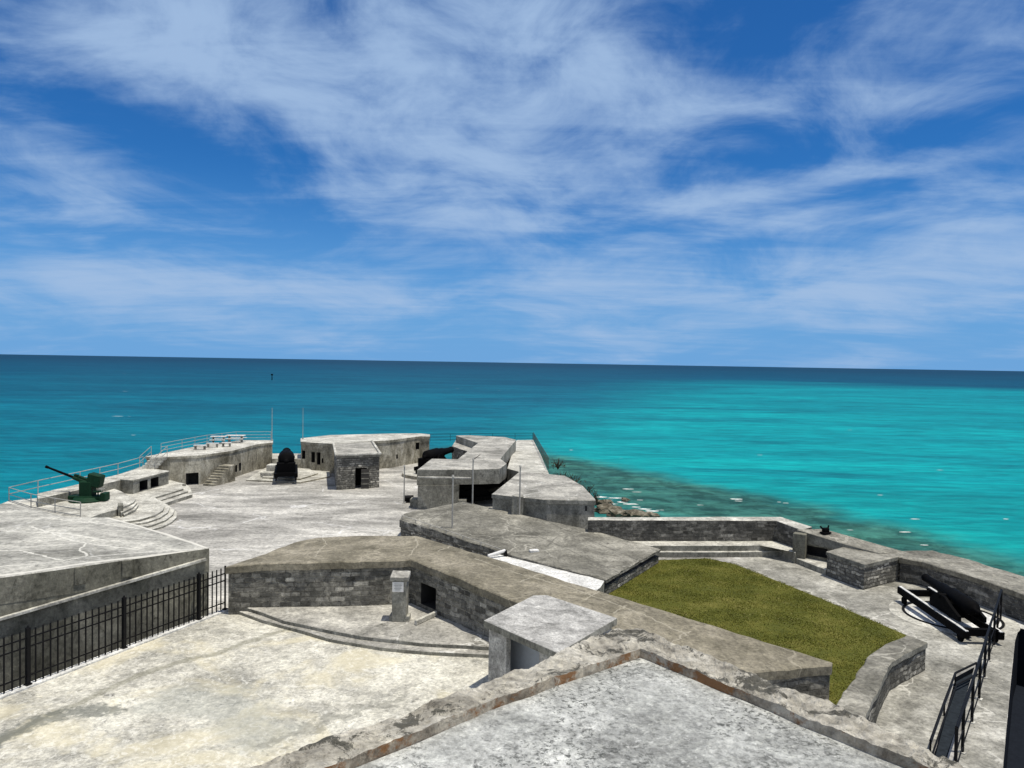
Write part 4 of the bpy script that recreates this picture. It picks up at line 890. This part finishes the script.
bt = [P(899, 556.9, 1.43), P(921.6, 561.3, bwz), P(974, 576.7, bwz), P(1024, 594, bwz), P(1090, 616, bwz), P(1110, 600, bwz), P(1024, 576.3, bwz), P(970, 559.5, bwz), P(932.5, 550.2, bwz), P(900, 550.9, 1.43)]
prism('top', bt, 1.1, M['glacis'], M['topwarm'], BW, .05, .04, .5)
prism('wall', [Vector((q.x, q.y, 1.098)) for q in inset(ccw(bt), .06)], -2.8, M['stonedark'], M['stonedark'], BW, 0, .02)
a, b_ = P(975.5, 579.0, 1.25), P(992.5, 583.9, 1.25)
q = (a + b_) / 2; sp2 = thing('information_panel', 'grey rectangular information panel on the dark wall behind the long gun', 'sign', (q.x, q.y - .25, 0))
ax_ = math.atan2(P(1024, 594, bwz).y - P(974, 576.7, bwz).y, P(1024, 594, bwz).x - P(974, 576.7, bwz).x)
MB().box((0, .02, .98), (1.05, .05, .66), ax_).build('panel', M['signgrey'], sp2, local=True)
for dx in (-.42, .42): MB().box((dx * cos(ax_), .06 + dx * sin(ax_), .5), (.06, .05, 1.0), ax_).build('leg', M['iron'], sp2, local=True)

# right gun on its slide
g3 = Vector((20.85, 34.9, 0)); g3o = big_gun('muzzle_loading_gun', 'long black gun on a pale topped slide beside the battery wall and railing', g3, R(-2), 1.0, 6.0, 1.42, .72, .74, .8)
big_gun('muzzle_loading_gun', 'black gun in deep shade under the overhanging roof of the centre emplacement', Vector((-3.1, 62.6, 0)), R(-72), 1.0, 4.6, 1.45, 1.1)
for o_ in [c for c in col.objects if c.name.startswith('slide_beam') and c.parent and (c.parent.location - g3).length < .1]:
    v = MB(); xs_ = [v_.co.x for v_ in o_.data.vertices]; v.box((sum(xs_) / len(xs_), 0, .70), (.14, 6.0, .03), rx=R(1.5)).build('beam_plate', M['white'], o_, local=True)
rc = thing('racer_track', 'curved iron racer rail set in the pale floor under the long gun', 'rail', (21.6, 35.7, 0))
MB().ring((21.6, 35.7, .0), 2.05, 2.15, .06, seg=64).build('rail', M['iron'], rc)
MB().ring((21.6, 35.7, .0), 1.0, 2.02, .022, seg=64).build('apron', M['white'], rc)
MB().ring((21.6, 35.7, .0), 2.18, 2.75, .022, seg=64).build('apron', M['pale'], rc)

# retaining wall right of the lawn
rw = pp([(907.4, 634.3), (927.7, 642.3), (892, 661.3), (862, 721.5), (836, 704), (852, 680), (867, 656), (885, 643)], 1.15)
for i, q in enumerate(rw):
    if i in (4, 5, 6, 7, 0): q.z = 1.12
RW = thing('retaining_wall', 'short bent stone wall with a flat concrete top at the right corner of the lawn', 'wall', P(890, 700, 0))
prism('coping', rw, .93, M['glacis'], M['side'], RW, .04, .035, .35)
prism('wall', [Vector((q.x, q.y, .928)) for q in inset(ccw(rw), .05)], -.1, M['rubble'], M['rubble'], RW, 0, .03, .5)

# path joints as low slabs
for i, (a, b_) in enumerate((((930, 655), (976, 664)), ((918, 672), (955, 676)), ((905, 690), (948, 700)), ((895, 706), (941, 725)))):
    pass

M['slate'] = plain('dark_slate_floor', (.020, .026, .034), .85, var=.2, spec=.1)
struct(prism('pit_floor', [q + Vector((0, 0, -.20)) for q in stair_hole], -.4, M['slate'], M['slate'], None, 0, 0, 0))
# railing along the right walkway
bs_ = [(1000.4, 620.8), (997.2, 632.5), (993.7, 646), (988.9, 660.8), (984.3, 678), (979, 699.4), (971.8, 722.8), (962.3, 753), (955, 778)]
RL = thing('black_railing', 'black iron handrail with square posts along the right walkway', 'railing', P(984, 677, 0))
bp = [P(x, y, 0) for x, y in bs_]; HR = 1.5
for q in bp:
    MB().box((q.x, q.y, HR / 2), (.075, .075, HR), -.9).build('post', M['iron'], RL); MB().box((q.x, q.y, .025), (.2, .2, .04), -.9).build('foot_plate', M['pale'], RL)
for zr_, r__ in ((HR, .045), (.75, .02), (.2, .02)):
    v = MB()
    for a, b_ in zip(bp[:-1], bp[1:]): v.tube(a + Vector((0, 0, zr_)), b_ + Vector((0, 0, zr_)), r__, seg=8)
    v.build('rail', M['iron'], RL)
# rail round the stairwell
RS = thing('black_railing', 'low black guard rail along the open side of the dark sunken pit', 'railing', P(945, 700, 0))
rp = [P(976.0, 663.5 + 12, .0), P(955, 686, 0), P(944, 716, 0), P(930, 757, 0)]
for q in rp[:]: MB().tube(q, q + Vector((0, 0, .5)), .03).build('post', M['iron'], RS)
v = MB(); v2 = MB()
for a, b_ in zip(rp[:-1], rp[1:]):
    v.tube(a + Vector((0, 0, .5)), b_ + Vector((0, 0, .5)), .04); v2.tube(a + Vector((.06, 0, .05)), b_ + Vector((.06, 0, .05)), .03)
v.build('rail', M['iron'], RS); v2.build('rail', M['iron'], RS)
# ------------------------------------------------------------------ foreground keep roof
def resample(pts, n_):
    ls = [0]
    for a, b_ in zip(pts[:-1], pts[1:]): ls.append(ls[-1] + (Vector(b_) - Vector(a)).length)
    outp = []
    for i in range(n_):
        t_ = ls[-1] * i / (n_ - 1); k = max(j for j in range(len(ls)) if ls[j] <= t_ + 1e-9); k = min(k, len(pts) - 2)
        outp.append(Vector(pts[k]).lerp(Vector(pts[k + 1]), (t_ - ls[k]) / (ls[k + 1] - ls[k])))
    return outp
zc, zf = 8.7, 8.60
oL = pp([(60, 850), (200, 790), (275, 760), (336, 734), (401, 715), (453, 696), (493, 679), (548, 658), (579, 642.5), (612, 630), (640, 628)], zc)
oR = pp([(640, 628), (660, 635), (716, 658.6), (794, 690), (841, 709), (950, 760), (1010, 788), (1150, 850)], zc)
rL = pp([(210, 835), (300, 790), (355, 768), (420, 742), (486, 712), (557, 686), (641, 657.5)], zf)
rR = pp([(641, 657.5), (755, 705.5), (833, 738.7), (904, 768), (960, 792), (1090, 850)], zf)
NL, NR = 170, 170
oo = resample(oL, NL) + resample(oR, NR)[1:]; ri = resample(rL, NL) + resample(rR, NR)[1:]
KP = thing('keep_roof', 'pale mottled roof corner edged by a rough stone coping in the foreground', 'roof', (0, 5, 0))
bm = bmesh.new(); rows = []
NC = 11
for i, (a, b_) in enumerate(zip(oo, ri)):
    row = []
    ti = Vector((b_.x, b_.y, zc))
    a2 = a + Vector((0, 0, 0)); low = Vector((a.x, a.y, 0)) + (Vector((a.x, a.y, 0)) - Vector((b_.x, b_.y, 0))).normalized() * .05
    pts_ = [Vector((low.x, low.y, -.1)), Vector((low.x, low.y, 7.9)), Vector((a.x, a.y, zc - .12))]
    for k in range(NC): pts_.append(a2.lerp(ti, k / (NC - 1)))
    pts_.append(Vector((b_.x, b_.y, zf - .03)))
    for k, q in enumerate(pts_):
        amp = 0 if k < 2 else (.075 if k < 3 + NC - 1 else (.035 if k < 3 + NC else 0.03))
        v = q * 2.3; nz_ = mn.noise(v) + .6 * mn.noise(v * 2.7) + .5 * mn.noise(v * 6.5) + .3 * mn.noise(v * 13)
        if k >= 2: q = q + Vector((mn.noise(v + Vector((5, 1, 2))) * amp * .8, mn.noise(v + Vector((1, 8, 2))) * amp * .8, nz_ * amp * (0.6 if k > 2 else .3)))
        row.append(bm.verts.new(q - Vector((0, 5, 0))))
    rows.append(row)
for a, b_ in zip(rows[:-1], rows[1:]):
    for k in range(len(a) - 1):
        f = bm.faces.new((a[k], b_[k], b_[k + 1], a[k + 1])); f.smooth = False; f.material_index = 1 if k >= len(a) - 2 else (2 if k < 1 else 0)
bmesh.ops.recalc_face_normals(bm, faces=bm.faces)
me = bpy.data.meshes.new('coping'); bm.to_mesh(me); bm.free(); link('coping', me, [M['coping'], M['lichen'], M['side']], KP)
rr = [Vector((q.x, q.y, zf)) for q in ri]
rp_ = [rr[0]] + rr[1:-1:3] + [rr[-1], Vector((9, -6, zf)), Vector((-9, -6, zf))]
prism('roof_surface', rp_, zf - .3, M['roof'], M['side'], KP, 0, 0, 0)

# ------------------------------------------------------------------ shore rocks, foam, beacon
random.seed(11)
def rock(label, c, r):
    bm = bmesh.new(); bmesh.ops.create_icosphere(bm, subdivisions=3, radius=r)
    for v in bm.verts:
        k = 1 + .6 * mn.noise(v.co / r * 1.3 + Vector(c)) + .45 * abs(mn.noise(v.co / r * 3 + Vector(c))); v.co = Vector((v.co.x * k * 1.3, v.co.y * k, v.co.z * k * .5))
    me = bpy.data.meshes.new('shore_rock'); bm.to_mesh(me); bm.free(); o_ = link('shore_rock', me, M['rock']); o_.location = c
    return tag(o_, label, 'rock', 'rocks at the foot of the sea wall')
for (x, y, r__, ll) in ((606, 507, 1.3, 'dark rock nearest the broad roof block'), (605, 500, .9, 'dark pointed rock highest above the sea wall left end'), (618, 511, 1.1, 'low brown rock just above the sea wall'),
                        (629, 511, 1.1, 'mid brown rock above the sea wall, between two others'), (638, 512, 1.1, 'wide brown rock above the sea wall'), (650, 513, .9, 'pale rock furthest right above the sea wall'),
                        (625, 497, .5, 'small wave washed rock out in the shallow water')):
    q = P(x, y + 2, -8.6); rock(ll, (q.x, q.y, -8.7), r__)
V = []; Fc = []
def foam_patch(c, rx, ry, k_=14):
    s0_ = len(V); rx *= .5; ry *= .55; V.append((c.x, c.y, -8.96))
    for i in range(k_):
        a = 2 * pi * i / k_; q_ = 1 + .7 * mn.noise(Vector((c.x + cos(a) * 2, c.y + sin(a) * 2, 3)))
        V.append((c.x + rx * q_ * cos(a), c.y + ry * q_ * sin(a), -8.96))
    for i in range(k_): Fc.append((s0_, s0_ + 1 + i, s0_ + 1 + (i + 1) % k_))
for (x, y, rx, ry) in ((600, 497, 2, 1), (608, 500, 1.5, .5), (615, 498, 2.2, .6), (622, 502, 1.6, .7), (630, 504, 2.4, .7), (636, 507, 1.6, .5), (645, 509, 2, .7), (652, 511, 2, .6), (640, 500, .9, .3), (612, 504, 1.5, .6),
                       (628, 489, 2, .5), (637, 492, 1.6, .35), (735, 499, 1.8, .8), (738, 501, 1.2, .4), (786, 503, .9, .3), (779, 502, .6, .2), (905, 532, 1.6, .4), (924, 545, 1, .3), (915, 519, 1.2, .3), (571, 450, .9, .4),
                       (1006, 519, .8, .3), (660, 510, 1.2, .3), (850, 530, .8, .25), (700, 505, 1, .25), (880, 495, 1, .3), (760, 455, 1.2, .35), (940, 470, 1.3, .35), (850, 430, 1.5, .5), (133, 435, 1.4, .4)):
    foam_patch(P(x, y, -8.96), rx, ry)
me = bpy.data.meshes.new('foam'); me.from_pydata(V, [], Fc); tag(link('foam', me, M['foam']), 'white foam and small wave crests on the turquoise water', 'foam', kind='stuff')
q = P(272, 380, -9); e = thing('channel_beacon', 'tiny dark channel marker far out on the blue water', 'beacon', q)
MB().tube((0, 0, -1), (0, 0, 5.5), .5, .3).box((0, 0, 5.2), (1.6, 1.6, 1.4)).build('post', M['iron'], e, local=True)
